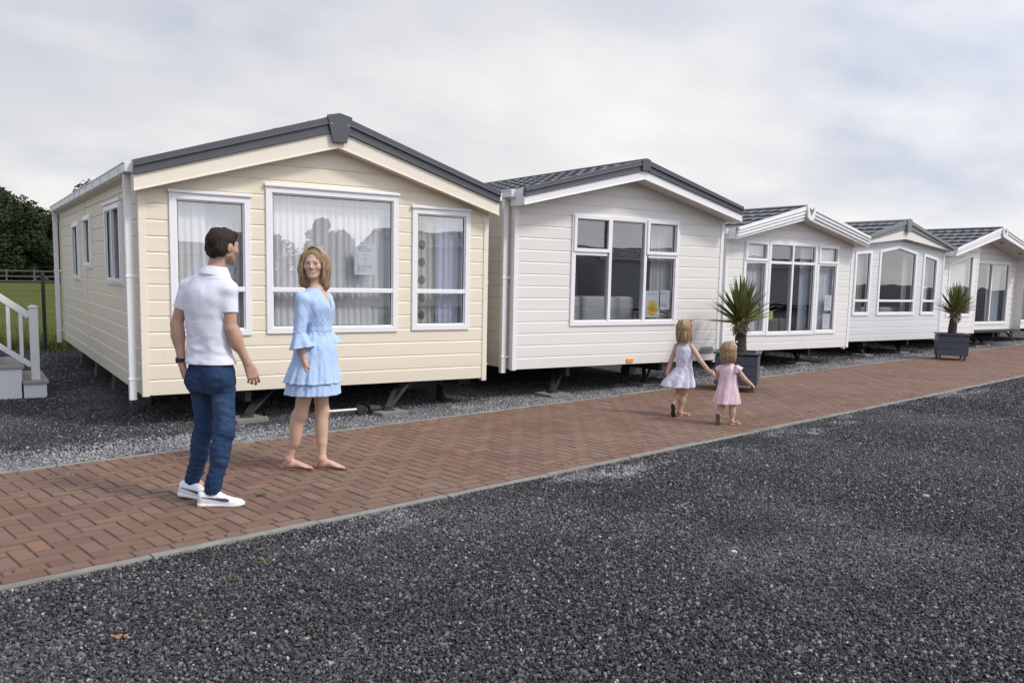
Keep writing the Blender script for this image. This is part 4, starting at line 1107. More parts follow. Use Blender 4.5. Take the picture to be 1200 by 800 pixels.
    def plane(s,p,n):      # keep the side opposite to n
        q=s.sub(s.lo,s.lo+s.h*s.n); sl,x,y,z=q; d=(x-p[0])*n[0]+(y-p[1])*n[1]+(z-p[2])*n[2]; s.D[sl]=np.maximum(s.D[sl],d.astype(np.float32))
    def wrinkle(s,amp,freq,seed,lo=None,hi=None,aniso=(1,1,1),n=7):
        q=s.sub(s.lo if lo is None else lo,s.lo+s.h*s.n if hi is None else hi)
        if q is None: return
        sl,x,y,z=q; r_=np.random.default_rng(seed); acc=0
        for i in range(n):
            d=r_.normal(size=3)*np.array(aniso); d=d/np.linalg.norm(d)*freq*r_.uniform(.6,1.8); ph=r_.uniform(0,6.28)
            d2=r_.normal(size=3)*freq*.35; ph2=r_.uniform(0,6.28)
            acc=acc+np.sin(x*d[0]+y*d[1]+z*d[2]+ph+1.2*np.sin(x*d2[0]+y*d2[1]+z*d2[2]+ph2))
        A=s.D[sl]; s.D[sl]=A+(acc*(amp/math.sqrt(n))*(np.abs(A)<.06)).astype(np.float32)
    def mesh(s,name,mat,parent=None,paint=None,smooth_it=0):
        D=s.D; D[0]=D[-1]=.5; D[:,0]=D[:,-1]=.5; D[:,:,0]=D[:,:,-1]=.5
        I=D<0; n=np.array(D.shape)-1
        cnt=np.zeros(n,np.uint8); offs=[(i,j,k) for i in (0,1) for j in (0,1) for k in (0,1)]
        for (i,j,k) in offs: cnt+=I[i:i+n[0],j:j+n[1],k:k+n[2]]
        mixd=(cnt>0)&(cnt<8); idx=np.argwhere(mixd); vid=np.full(n,-1,np.int32); vid[mixd]=np.arange(len(idx))
        V={o:D[idx[:,0]+o[0],idx[:,1]+o[1],idx[:,2]+o[2]] for o in offs}
        pos=np.zeros((len(idx),3)); c_=np.zeros(len(idx))
        for a in offs:
            for ax in range(3):
                if a[ax]==0:
                    b=list(a); b[ax]=1; b=tuple(b); va,vb_=V[a],V[b]; m=(va<0)!=(vb_<0); t_=np.where(m,va/(va-vb_+1e-12),0)
                    p=np.tile(np.array(a,float),(len(idx),1)); p[:,ax]=t_; pos+=p*m[:,None]; c_+=m
        pos=(idx+pos/c_[:,None])*s.h+s.lo
        F_=[]
        for ax in range(3):
            a0=[slice(None)]*3; a1=[slice(None)]*3; a0[ax]=slice(0,-1); a1[ax]=slice(1,None)
            A,B=I[tuple(a0)],I[tuple(a1)]; e=np.argwhere(A!=B)
            o1,o2=(ax+1)%3,(ax+2)%3; e=e[(e[:,o1]>0)&(e[:,o2]>0)&(e[:,o1]<n[o1])&(e[:,o2]<n[o2])]
            ins=A[e[:,0],e[:,1],e[:,2]]; q=[]
            for (d1,d2) in ((-1,-1),(0,-1),(0,0),(-1,0)):
                c2_=e.copy(); c2_[:,o1]+=d1; c2_[:,o2]+=d2; q.append(vid[c2_[:,0],c2_[:,1],c2_[:,2]])
            q=np.stack(q,1); q[~ins]=q[~ins][:,::-1]; F_.append(q)
        F_=np.concatenate(F_); F_=F_[(F_>=0).all(1)]
        for _ in range(smooth_it):
            acc=np.zeros_like(pos); cc=np.zeros(len(pos))
            for i in range(4):
                a,b=F_[:,i],F_[:,(i+1)%4]; np.add.at(acc,a,pos[b]); np.add.at(cc,a,1); np.add.at(acc,b,pos[a]); np.add.at(cc,b,1)
            pos=pos*.5+acc/np.maximum(cc,1)[:,None]*.5
        me=bpy.data.meshes.new(name); me.vertices.add(len(pos)); me.vertices.foreach_set('co',pos.ravel().astype(np.float32)); nf=len(F_)
        me.loops.add(4*nf); me.loops.foreach_set('vertex_index',F_.ravel().astype(np.int32)); me.polygons.add(nf); me.polygons.foreach_set('loop_start',np.arange(0,4*nf,4,dtype=np.int32)); me.update(calc_edges=True); me.shade_smooth()
        if paint is not None:
            c=paint(pos[:,0],pos[:,1],pos[:,2]); a=me.color_attributes.new('paint','FLOAT_COLOR','POINT'); a.data.foreach_set('color',np.concatenate([c,np.ones((len(c),1))],1).ravel().astype(np.float32))
        me.materials.append(mat); o=bpy.data.objects.new(name,me); COL.objects.link(o)
        if parent: o.parent=parent
        return o
def mixc(c,m,col): m=np.clip(m,0,1)[:,None]; return c*(1-m)+np.array(col)[None]*m
def paintmat(name,rough,nscale=40,var=.08,bump=.0,bscale=300,sss=0.0,spec=.4,fine=0.0,stretch=(1,1,1),sheen=0.0):
    m,t,out=newmat(name); a=t.add('ShaderNodeAttribute',attribute_name='paint').outputs[0]; g=t.add('ShaderNodeTexCoord').outputs['Object']; v=t.mapping(g,stretch)
    n=t.noise(v,nscale,4,.65); c=t.mix(n,t.mix(1.0,a,(1-var*2,1-var*2,1-var*2),'MULTIPLY'),t.mix(1.0,a,(1+var,1+var,1+var),'MULTIPLY'))
    p=pbsdf(t,out,Base_Color=c,Roughness=rough); p.inputs['Specular IOR Level'].default_value=spec
    if sss: p.inputs['Subsurface Weight'].default_value=sss; p.inputs['Subsurface Radius'].default_value=(.012,.004,.002); p.inputs['Subsurface Scale'].default_value=1
    if sheen: p.inputs['Sheen Weight'].default_value=sheen
    if bump: t.put(p,'Normal',t.bump(t.noise(v,bscale,3,.7),bump))
    return m
skinm=paintmat('skin',.5,30,.05,.0006,260,.12)
hairm=paintmat('hair',.58,150,.42,.004,190,0,.22,stretch=(1,1,.10))
clothm=paintmat('cotton',.85,14,.03,.0022,30,0,.2,stretch=(1,1,.5),sheen=.2)
denimm=paintmat('denim',.85,90,.30,.0015,420,0,.2,stretch=(1,1,.25))
shoem=paintmat('shoe_leather',.4,60,.04,.0005,200)
def heading(h): return V3(math.sin(h),math.cos(h),0),V3(math.cos(h),-math.sin(h),0)   # forward, right
UP=V3(0,0,1)
def unit(v): v=np.array(v,float); return v/np.linalg.norm(v)
def head(f,c,h,s,tilt=0.0,male=False,child=False):
    """c: head centre (eye level), h: heading, s: chin-to-crown height; returns frame function"""
    fwd,rt=heading(h); up=unit(UP*math.cos(tilt)-fwd*math.sin(tilt)); fd=np.cross(up,rt); fd=unit(fd) if fd@fwd>0 else -unit(fd)
    F=(rt,fd,up); k=s/.23; T=lambda x,y,z: np.array(c)+(rt*x+fd*y+up*z)*k
    w=1.06 if child else 1.0
    f.ell(T(0,-.014,.030),F,np.array([.073*w,.094*w,.083*w])*k,.0)
    f.ell(T(0,.028,-.028),F,np.array([.058*w,.060,.078])*k,.022*k)
    jw_=.052 if male else (.042 if not child else .046)
    for sx in (-1,1): f.cap(T(sx*jw_,.0,-.055),T(sx*.016,.062,-.092),.021*k,.017*k,.022*k)
    f.ell(T(0,.068,-.094),F,np.array([.018,.015,.017])*k,.016*k)
    for sx in (-1,1):
        f.ell(T(sx*.040,.058,-.020),F,np.array([.022,.022,.024])*k,.02*k)                 # cheek
        f.cap(T(sx*.045,.070,.022),T(sx*.014,.084,.022),(.009 if male else .0035)*k,(.009 if male else .0035)*k,.022*k)             # brow
        f.ell(T(sx*.031,.094,.001),F,np.array([.017,.013,.011])*k*(1 if male else .86),.014*k,'s')             # eye socket
        f.ell(T(sx*.031,.072,.000),F,np.array([.0135,.0135,.0125])*k,.003*k)              # eyeball
        f.cap(T(sx*.045,.077,.009),T(sx*.017,.081,.009),.003*k,.003*k,.008*k)           # lid
        f.ell(T(sx*.076*w,-.008,-.008),(unit(rt*1+fd*.3*-sx*sx),fd,up),np.array([.009,.019,.031])*k,.006*k)   # ear
    nl=.75 if child else (1.0 if male else .8)
    f.cap(T(0,.086,.006),T(0,.086+.021*nl,-.029),.0065*k,(.0105 if male else .0085)*k,.010*k)
    for sx in (-1,1): f.ell(T(sx*.011,.090,-.034),F,np.array([.007,.009,.006])*k,.006*k)
    f.cap(T(-.020,.081,-.058),T(.020,.081,-.058),.0052*k,.0052*k,.008*k); f.cap(T(-.017,.080,-.068),T(.017,.080,-.068),.0055*k,.0055*k,.008*k)
    return T,F,k
def facepaint(c,T,F,k,x,y,z,col,lipc,eyec,smile=True,beard=None,browc=(.10,.065,.04)):
    o=T(0,0,0); P_=np.stack([x-o[0],y-o[1],z-o[2]],1); u=P_@F[0]/k; v=P_@F[1]/k; w=P_@F[2]/k
    near=(np.linalg.norm(P_,axis=1)<.16*k)&(v>.03)
    au=np.abs(u)
    mo=near&(au<.029)&(np.abs(w+.064-.009*(au/.026)**2*(1 if smile else -0.2)-.0)<.0085*(1-(au/.031)**2)+.001)
    c=mixc(c,mo*.9,lipc)
    if smile:
        te=near&(au<.018)&(np.abs(w+.0628-.009*(au/.026)**2)<.0030); c=mixc(c,te*.9,(.80,.72,.68))
    ev=near&(((au-.031)/.0135)**2+((w+.000)/.0064)**2<1); c=mixc(c,ev*1.,(.46,.43,.41)); c=mixc(c,(near&(((au-.031)/.0072)**2+(w/.0062)**2<1))*1.,eyec)
    lid=near&(((au-.031)/.0165)**2+((w-.0035)/.0075)**2<1)&(w>.0045); c=mixc(c,lid*.6,(.10,.06,.05))
    br=near&(au>.014)&(au<.047)&(np.abs(w-.0215+.10*(au-.03)**1*0-(.003*np.cos((au-.03)*90)))<.0042); c=mixc(c,br*.55,browc)
    ch=near&(((au-.040)/.02)**2+((w+.028)/.018)**2<1); c=mixc(c,ch*.25,(col[0]*1.1,col[1]*.70,col[2]*.68))
    nos=near&(((au-.008)/.0045)**2+((w+.040)/.003)**2<1)&(v>.085); c=mixc(c,nos*.6,(.15,.06,.045))
    if beard is not None:
        b=(np.linalg.norm(P_,axis=1)<.15*k)&(v>-.01)&(w<-.035-.3*np.maximum(0,.0)+.35*(.06-np.minimum(v,.06))*1.0)&(w>-.13); c=mixc(c,b*beard[0],beard[1])
    return c
def hand(f,W_,d,pn_,s,curl=(.35,.4,.45,.5),thumb_side=1,spread=.05,k=.004,thumb_curl=.3):
    """W_ wrist, d pointing direction, pn_ palm normal; thumb_side +1/-1 along cross(d,pn_)"""
    d=unit(d); pn_=unit(np.array(pn_)-d*(np.array(pn_)@d)); sd=np.cross(d,pn_)*thumb_side; L=s
    W_=np.array(W_,float)
    f.cap(W_-d*.01*L,W_+d*.03*L,.024*L,.024*L,.02*L,flat=(pn_,1.35))
    for i,(off,ln,rd) in enumerate(((.030,.070,.0088),(.010,.079,.0090),(-.010,.073,.0086),(-.029,.056,.0076))):
        kn=W_+d*(.088-.006*abs(i-1))*L+sd*off*L; f.cap(W_+d*.018*L+sd*off*.55*L,kn,.015*L,.0115*L,.016*L,flat=(pn_,1.15))
        p=kn; dd=unit(d+sd*spread*(1.2-i)*1.2); c_=curl[i]
        for j,fr in enumerate((.46,.31,.23)):
            a=c_*(.75 if j==0 else 1.25); dd=unit(dd*math.cos(a)+pn_*math.sin(a)) if j==0 else unit(dd*math.cos(a)+unit(pn_-dd*(pn_@dd))*math.sin(a))
            q=p+dd*ln*fr*L; f.cap(p,q,rd*L*(1-.06*j),rd*L*(.94-.07*j),k*L); p=q
    t0=W_+d*.025*L+sd*.020*L; t1=t0+unit(d*.9+sd*.50+pn_*.45)*.040*L; t2=t1+unit(d*.95+sd*.12+pn_*(.2+thumb_curl))*.032*L; t3=t2+unit(d+pn_*(.1+thumb_curl)+sd*.05)*.026*L
    f.cap(t0,t1,.0155*L,.0115*L,.012*L); f.cap(t1,t2,.0108*L,.0100*L,k*L); f.cap(t2,t3,.0100*L,.0080*L,k*L)
def barefoot(f,heel,toe,L,ank,k=.012,side=1):
    d=unit(np.array(toe)-np.array(heel)); u=unit(np.cross(d,UP)) ; v=np.cross(u,d); s_=L/.235
    f.stack([(0,0,.026,.012,.018),(.02,0,.030,.026,.028),(.06,0,.034,.027,.033),(.11,.0,.032,.029,.028),(.155,.002*side,.022,.037,.019),(.185,.004*side,.016,.038,.013),(.200,.005*side,.013,.030,.010)] if s_==1 else
       [(a*s_,b*s_,c*s_,e*s_,g_*s_) for a,b,c,e,g_ in [(0,0,.026,.012,.018),(.02,0,.030,.026,.028),(.06,0,.034,.027,.033),(.11,.0,.032,.029,.028),(.155,.002*side,.022,.037,.019),(.185,.004*side,.016,.038,.013),(.200,.005*side,.013,.030,.010)]],heel,u,v,d,k=.008*s_)
    for i,(o_,l_,r_) in enumerate(((.024,.235,.0105),(.009,.232,.008),(-.004,.226,.0075),(-.016,.218,.007),(-.027,.209,.0065))):
        o_=o_*side; f.cap(np.array(heel)+(d*.178+u*o_*1.0+v*.014)*s_,np.array(heel)+(d*(l_-.008)+u*o_+v*.010)*s_,r_*s_,r_*s_,.004)
    return d,u,v,s_
def shoe(name,mat,parent,heel,toe,L,pitch_,paint,h=.004,side=1):
    heel=np.array(heel,float); d=unit(np.array(toe)-heel); u=unit(np.cross(d,UP)); v=np.cross(u,d); s_=L/.295
    f=Field(np.minimum(heel,heel+d*L)-.09,np.maximum(heel,heel+d*L)+V3(.09,.09,.16),h)
    up_=[(0,0,.050,.020,.048),(.012,0,.053,.031,.053),(.045,0,.052,.037,.054),(.08,0,.050,.038,.052),(.115,0,.052,.040,.053),(.135,0,.050,.042,.049),(.17,.002*side,.038,.046,.038),(.215,.004*side,.029,.050,.029),(.255,.004*side,.024,.045,.024),(.283,.003*side,.020,.030,.018),(.292,.0,.017,.016,.012)]
    f.stack([(a*s_,b*s_,c*s_,e*s_,g_*s_) for a,b,c,e,g_ in up_],heel,u,v,d,k=.0,n=2.3)
    so_=[(-.004,0,.014,.024,.013),(.010,0,.014,.036,.014),(.06,0,.014,.040,.014),(.12,0,.014,.041,.014),(.18,.002*side,.014,.049,.014),(.23,.004*side,.014,.053,.014),(.27,.003*side,.015,.043,.013),(.298,0,.017,.020,.010)]
    f.stack([(a*s_,b*s_,c*s_,e*s_,g_*s_) for a,b,c,e,g_ in so_],heel,u,v,d,k=.003,n=4)
    o0=heel
    def pt(x,y,z):
        P_=np.stack([x-o0[0],y-o0[1],z-o0[2]],1); return paint(P_@d/s_,P_@u/s_,P_@v/s_)
    return f.mesh(name,mat,parent,pt)
def person_root(J,label,group=None):
    return None
def N3(*a): return np.array(a,float)

def strandmat(name,a,b,c):
    m,t,out=newmat(name); gg=t.add('ShaderNodeNewGeometry'); r=gg.outputs['Random Per Island']
    col=t.ramp(r,[(0,a),(.45,b),(.9,c)]); pbsdf(t,out,Base_Color=col,Roughness=.42); return m
def strands(parent,T,k,n,length,mat,seed,gap=1.15,spread=.10,side=(1,1),parting=.014,rw=.0034,wave=.006,short=.80):
    # locks fall from the parting over the skull and hang free, ends uneven
    rnd=random.Random(seed); q=MB()
    for i in range(n):
        th=rnd.uniform(gap,2*pi-gap)-pi/2      # 0 = face direction is excluded
        # angle measured from the face direction
        ang=rnd.uniform(gap,2*pi-gap); cx_,cy_=math.sin(ang),math.cos(ang)
        L_=length*rnd.uniform(short,1.06); pts=[]; ph=rnd.uniform(0,6.3); lift=rnd.uniform(.0,.010)
        off=rnd.uniform(-.06,.05)
        for j in range(12):
            f_=j/11
            if f_<.42:
                a=f_/.42*pi/2; x_=parting*(1-math.sin(a))+cx_*(.089+lift)*math.sin(a); y_=-.022+off*(1-math.sin(a))+cy_*(.106+lift)*math.sin(a); z_=.030+(.096+lift)*math.cos(a)
            else:
                g_=(f_-.42)/.58; s_=side[0] if cx_>0 else side[1]
                x_=cx_*(.089+lift+spread*.1*math.sin(g_*2.2)*s_); y_=-.022+cy_*(.106+lift+.006*math.sin(g_*2)); z_=.030-(L_+.030)*g_
                x_-=cx_*.03*g_*g_; y_-=cy_*.03*g_*g_
            w_2=wave*math.sin(f_*9+ph)*(f_>.3); pts.append(T(x_+w_2*cy_,y_-w_2*cx_,z_))
        r0_=rw*rnd.uniform(.6,1.3)*k; q.tube(pts,[r0_*.6]+[r0_]*8+[r0_*.8,r0_*.55,r0_*.15],5)
    return q.build('hair_locks',mat,parent,smooth=True,fix=False)
# ================================================================== the man
def make_man():
    J={'headc':(0.087,0,1.662),'neck':(0.032,0,1.50),'shL':(-0.128,0.10,1.405),'shR':(0.112,-0.10,1.395),'elL':(-0.200,0.12,1.165),'wrL':(-0.172,0.08,0.915),'elR':(0.122,-0.12,1.150),'wrR':(0.222,-0.10,0.925),
       'hipR':(0.066,-0.06,0.83),'hipL':(-0.052,0.07,0.82),'knR':(0.082,-0.08,0.495),'knL':(-0.040,0.12,0.475),'anR':(-0.006,-0.06,0.085),'anL':(-0.125,0.19,0.115)}
    J={k:N3(*v) for k,v in J.items()}
    rt_=empty('person',(1.324,5.695,0),-0.2284); tag(rt_,'man seen from behind in white polo shirt, blue jeans and white sneakers','person')
    h=R(35); fwd,rgt=heading(h)
    skc=(.50,.30,.215)
    tors=[(.78,.01,0,.120,.085),(.86,.005,0,.130,.090),(.95,.0,0,.128,.090),(1.06,-.002,0,.132,.095),(1.18,.0,.0,.144,.100),(1.30,.004,.0,.160,.108),(1.39,.010,.0,.160,.098),(1.45,.018,.0,.135,.080),(1.495,.026,.0,.080,.062),(1.53,.032,0,.058,.058)]
    tors=[(a,b,0,w_2,d_) for a,b,_,w_2,d_ in tors]
    def T2(nodes,infl,lo,hi):   # nodes: centre drifts along local a axis -> convert into body frame
        out=[]
        for (z,a,_,w_2,d_) in nodes:
            cu=a*rgt[0]; cv=a*fwd[0]; out.append((z,cu,cv,w_2+infl,d_+infl))
        return [q for q in out if lo-.12<=q[0]<=hi+.12]
    f=Field((-.33,-.30,-.01),(.36,.40,1.83),.004)
    f.stack(T2(tors,0,.76,1.53),(0,0,0),rgt,fwd,UP,k=.0)
    f.cap(J['neck']-V3(0,0,.05),J['headc']+V3(-.030,-.012,-.06),.056,.053,.03)
    for s_ in 'LR':
        f.cap(J['sh'+s_],J['el'+s_],.048,.037,.03); f.cap(J['el'+s_],J['wr'+s_],.038,.026,.012); f.ell(J['el'+s_]+(J['wr'+s_]-J['el'+s_])*.28,(rgt,fwd,UP),(.038,.038,.075),.03)
        f.cap(J['hip'+s_],J['kn'+s_],.070,.046,.03); f.cap(J['kn'+s_],J['an'+s_],.046,.036,.02)
        f.cap(J['an'+s_],J['an'+s_]+V3(.04,-.0,-.03),.036,.03,.02)
    hd=heading(R(66))
    T,F,k=head(f,J['headc'],R(52),.230,-.04,male=True)
    dR=unit(J['wrR']-J['elR']+V3(.02,0,-.10)); hand(f,J['wrR']+dR*.01,dR,V3(-.35,.9,0),1.0,(.35,.42,.5,.55),thumb_side=1 if np.cross(dR,V3(-.35,.9,0))[0]>0 else -1)
    dL=unit(V3(.12,-.02,-1)); hand(f,J['wrL']+dL*.01,dL,V3(.9,.2,0),1.0,(.4,.5,.55,.6),thumb_side=1)
    def pt(x,y,z):
        c=np.tile(np.array(skc),(len(x),1)); c=facepaint(c,T,F,k,x,y,z,skc,(.45,.20,.16),(.10,.06,.04),False,(.42,(.14,.095,.075)),(.05,.035,.025))
        return c
    f.mesh('body',skinm,rt_,pt)
    # polo shirt
    f=Field((-.33,-.30,.86),(.34,.32,1.58),.004)
    sh=[(.86,.004,0,.172,.130),(.915,.002,0,.167,.126),(.96,.0,0,.157,.118),(1.06,-.004,0,.144,.108),(1.18,.0,.0,.156,.113),(1.30,.004,.0,.174,.121),(1.39,.010,.0,.172,.110),(1.445,.018,.0,.135,.088),(1.49,.026,.0,.090,.073),(1.515,.030,0,.072,.068)]
    f.stack(T2([(a,b,0,w_2,d_) for a,b,_,w_2,d_ in sh],0,.8,1.6),(0,0,0),rgt,fwd,UP,k=.0,mod=lambda th,w_2,u,v: .004*np.sin(3*th+w_2*9)*np.clip((1.25-w_2)*3,0,1))
    for s_ in 'LR':
        d=J['el'+s_]-J['sh'+s_]; e=J['sh'+s_]+d*.56; f.cap(J['sh'+s_]+V3(0,0,-.012),e,.055,.051,.035); f.cap(J['neck']+V3(0,0,-.025),J['sh'+s_]+V3(0,0,.0),.050,.045,.04)
    f.wrinkle(.0036,22,3,aniso=(1,1,.6)); f.wrinkle(.0016,45,33,aniso=(1,1,.5)); f.wrinkle(.0020,60,4,(-.33,-.3,.86),(.34,.32,1.10),aniso=(.3,.3,1.6))
    f.wrinkle(.0018,75,5,(-.33,-.3,1.2),(.34,.32,1.45))
    # collar: a turned-down band round the neck
    nb=J['neck']+V3(.004,0,.012); nd=unit(V3(.08,-.0,1))
    cu_,cv_=V3(1,0,-.08),V3(0,1,0)
    f.stack([(-.030,0,0,.098,.092),(-.010,0,0,.090,.086),(.010,0,0,.079,.076),(.026,0,0,.072,.070)],nb,cu_,cv_,nd,k=.008)
    for s_ in 'LR':
        d=unit(J['el'+s_]-J['sh'+s_]); 
        # sleeve hem cut square to the arm
        e=J['sh'+s_]+(J['el'+s_]-J['sh'+s_])*.60
        q=f.sub(e-.10,e+V3(.10,.10,.10)); sl,x,y,z=q; dd=(x-e[0])*d[0]+(y-e[1])*d[1]+(z-e[2])*d[2]; rr2=np.sqrt((x-e[0])**2+(y-e[1])**2+(z-e[2])**2)
        ax_=np.sqrt(np.maximum(rr2**2-dd**2,0)); ux=(x-.0)*rgt[0]+y*rgt[1]; uv=x*fwd[0]+y*fwd[1]; tr=np.sqrt((ux/.172)**2+(uv/.125)**2)
        f.D[sl]=np.where((rr2<.12)&(ax_<.085)&(tr>1.0)&(dd>-.02),np.maximum(f.D[sl],dd),f.D[sl])
    f.plane((0,0,.918),(0,0,-1)); 
    # neck opening: subtract neck column above collar
    f.cap(nb+V3(0,0,.075),nb+V3(.02,0,.14),.064,.066,.004,'s')
    def ps(x,y,z):
        c=np.tile(np.array((.76,.76,.84)),(len(x),1)); c=mixc(c,(np.abs(z-.934)<.0018)*.35,(.5,.5,.58)); c=mixc(c,(np.abs(z-1.462-.03*(x-.03))<.0016)*.25*((x>-.2)),(.5,.5,.58)); return c
    f.mesh('polo_shirt',clothm,rt_,ps)
    # jeans
    f=Field((-.32,-.30,.02),(.34,.42,1.0),.004)
    je=[(.74,.012,0,.125,.104),(.80,.010,0,.146,.116),(.86,.006,0,.151,.117),(.91,.002,0,.147,.110),(.945,.0,0,.140,.103)]
    f.stack(T2(je,0,.7,1.0),(0,0,0),rgt,fwd,UP,k=.0)
    f.ell(J['hipR']+rgt*.005-fwd*.055+V3(0,0,-.005),(rgt,fwd,UP),(.078,.070,.090),.03); f.ell(J['hipL']-rgt*.005-fwd*.055+V3(0,0,-.005),(rgt,fwd,UP),(.078,.070,.090),.03)
    for s_ in 'LR':
        kn=J['kn'+s_]; an=J['an'+s_]; f.cap(J['hip'+s_],kn,.083,.057,.03); dn=unit(an-kn); f.cap(kn,an+dn*.01,.057,.050,.03); f.ell(kn+(an-kn)*.3-fwd*.014,(rgt,fwd,UP),(.058,.060,.12),.03)
    # folds: horizontal creases behind the knees and stacked at the hems
    for s_ in 'LR':
        for (c_,amp,fr) in ((J['kn'+s_]+V3(0,0,.02),.0052,95),(J['an'+s_]+V3(.0,0,.085),.0075,85),(J['kn'+s_]*.5+J['an'+s_]*.5,.0035,70),(J['hip'+s_]+V3(0,0,-.10),.003,60)):
            q=f.sub(c_-.13,c_+.13); sl,x,y,z=q; r2=((x-c_[0])/.10)**2+((y-c_[1])/.10)**2+((z-c_[2])/.10)**2
            wv=np.sin(z*fr+18*(x-c_[0])*(1 if s_=='R' else -1)+2.2*np.sin(22*(x+y))+1.3*np.sin(40*(y-z*.3)))
            wv=np.sign(wv)*np.abs(wv)**1.0; wv=1-2*np.abs(np.sin(wv*.9)) ; f.D[sl]=f.D[sl]-(amp*.55*wv*np.exp(-r2*1.2)).astype(np.float32)
    f.wrinkle(.0034,30,8); f.wrinkle(.0016,80,88,aniso=(.4,.4,1.4))
    f.cap(J['anR']+V3(0,0,-.06),J['anR']+V3(0,0,-.02),.06,.052,.002,'s')
    for s_,zc in (('R',.050),('L',.080)):
        q=f.sub(J['an'+s_]-V3(.11,.11,.12),J['an'+s_]+V3(.11,.11,.12)); sl,x,y,z=q; f.D[sl]=np.maximum(f.D[sl],zc+.06*(x-J['an'+s_][0])*(1 if s_=='R' else -.0)-z)
    def pj(x,y,z):
        P_=np.stack([x,y],1); u=P_@rgt[:2]; v=P_@fwd[:2]
        c=np.tile(np.array((.020,.047,.112)),(len(x),1)); 
        fade=np.exp(-((z-.62)/.14)**2)*np.clip(-v*6+.4,0,1); c=mixc(c,fade*.6,(.085,.145,.26)); fade2=np.exp(-((z-.30)/.12)**2); c=mixc(c,fade2*.35,(.06,.11,.21))
        c=mixc(c,np.clip((.12-z)*9,0,1)*.5,(.012,.025,.07))
        for sx in (-1,1):     # back pockets outlined by paler stitching
            uu_=u-.012-sx*.075; inside=(v<-.02)&(z<.885)&(z>.735)&(np.abs(uu_)<.058)&(z>.735+.28*np.abs(uu_)*.0+np.maximum(0,.018-(.058-np.abs(uu_))*.6))
            edge=inside&((z>.872)|(z<.748+.0)|(np.abs(uu_)>.050)); c=mixc(c,inside*.25,(.05,.09,.20)); c=mixc(c,edge*.4,(.008,.018,.05))
        c=mixc(c,((np.abs(u-.012)<.0035)&(v<0)&(z>.74))*.6,(.008,.018,.05)); c=mixc(c,((np.abs(z-.925)<.004))*.5,(.008,.018,.05)); return c
    f.mesh('jeans',denimm,rt_,pj)
    # sneakers
    def psn(a,b,c_):
        c=np.tile(np.array((.80,.80,.80)),(len(a),1)); c=mixc(c,(c_<.026)*1.,(.82,.81,.80)); c=mixc(c,(np.abs(c_-.027)<.002)*.4,(.45,.45,.47))
        up_=.040+.020*np.clip(1-(a-.02)/.10,0,1)*1.0 ; mid=np.where(a<.14,.062-.10*(a-.02)*.9*0-.018*np.clip(a/.14,0,1),.044)
        t_=np.clip((a-.03)/.17,0,1); thick=.0035+.012*t_**1.5*np.clip((.205-a)/.03,0,1)**.6
        st_=(a>.025)&(a<.205)&(np.abs(c_-(.066-.020*t_))<thick)&(np.abs(b)>.018); c=mixc(c,st_*1.,(.055,.058,.10))
        c=mixc(c,((a<.004)&(c_>.075)&(c_<.098)&(np.abs(b)<.012))*1.,(.08,.08,.12))
        la=(a>.10)&(a<.185)&(np.abs(b)<.016)&((np.floor(a/.0085)%2)==0)&(c_>.05); c=mixc(c,la*.4,(.5,.5,.52)); return c
    for nm,he,to in (('near',(-.090,-.048,-.001),(.175,-.10,-.001)),('far',(-.212,.205,.018),(-.0,.10,-.012))):
        shoe('sneaker',shoem,rt_,he,to,.285,0,psn,.0035)
    # hair
    f=Field((-.06,-.16,1.53),(.22,.15,1.83),.003)
    Fh=F; f.ell(T(0,-.018,.038),Fh,np.array([.081,.099,.084])*k,.0); f.ell(T(0,.045,.078),Fh,np.array([.058,.045,.030])*k,.02)
    for sx in (-1,1): f.ell(T(sx*.050,-.05,-.02),Fh,np.array([.030,.045,.045])*k,.02)
    f.ell(T(0,-.075,-.035),Fh,np.array([.050,.025,.045])*k,.02)
    f.ell(T(0,.10,-.035),Fh,np.array([.10,.075,.085])*k,.006,'s')                     # face
    for sx in (-1,1): f.ell(T(sx*.080,.018,-.052),Fh,np.array([.030,.060,.062])*k,.006,'s'); f.ell(T(sx*.082,-.008,-.010),Fh,np.array([.020,.022,.030])*k,.004,'s')
    f.wrinkle(.0032,95,13,tuple(T(-.1,-.02,.06)-.1),tuple(T(.1,.1,.14)+.1),aniso=(1,1,.5)); f.wrinkle(.0009,190,11,aniso=(1,1,.5)); f.wrinkle(.0010,330,12,n=9)
    def ph(x,y,z):
        c=np.tile(np.array((.034,.020,.013)),(len(x),1)); r_=np.sin(x*300+3*np.sin(z*60))*np.sin(y*280+z*90); return mixc(c,(r_>.5)*.4,(.075,.05,.035))
    f.mesh('hair',hairm,rt_,ph)
    # watch
    q=MB(); w0=J['wrL']+V3(0,0,.02); q.tube([w0+V3(0,0,-.012),w0+V3(0,0,.012)],[.034,.034],18,cap=False); q.tube([w0+V3(0,0,-.012),w0+V3(0,0,.012)],[.031,.031],18,cap=False); q.tube([w0+V3(-.036,-.01,0),w0+V3(-.028,-.008,0)],[.018,.018],14); q.build('watch',rubber,rt_)
    return rt_
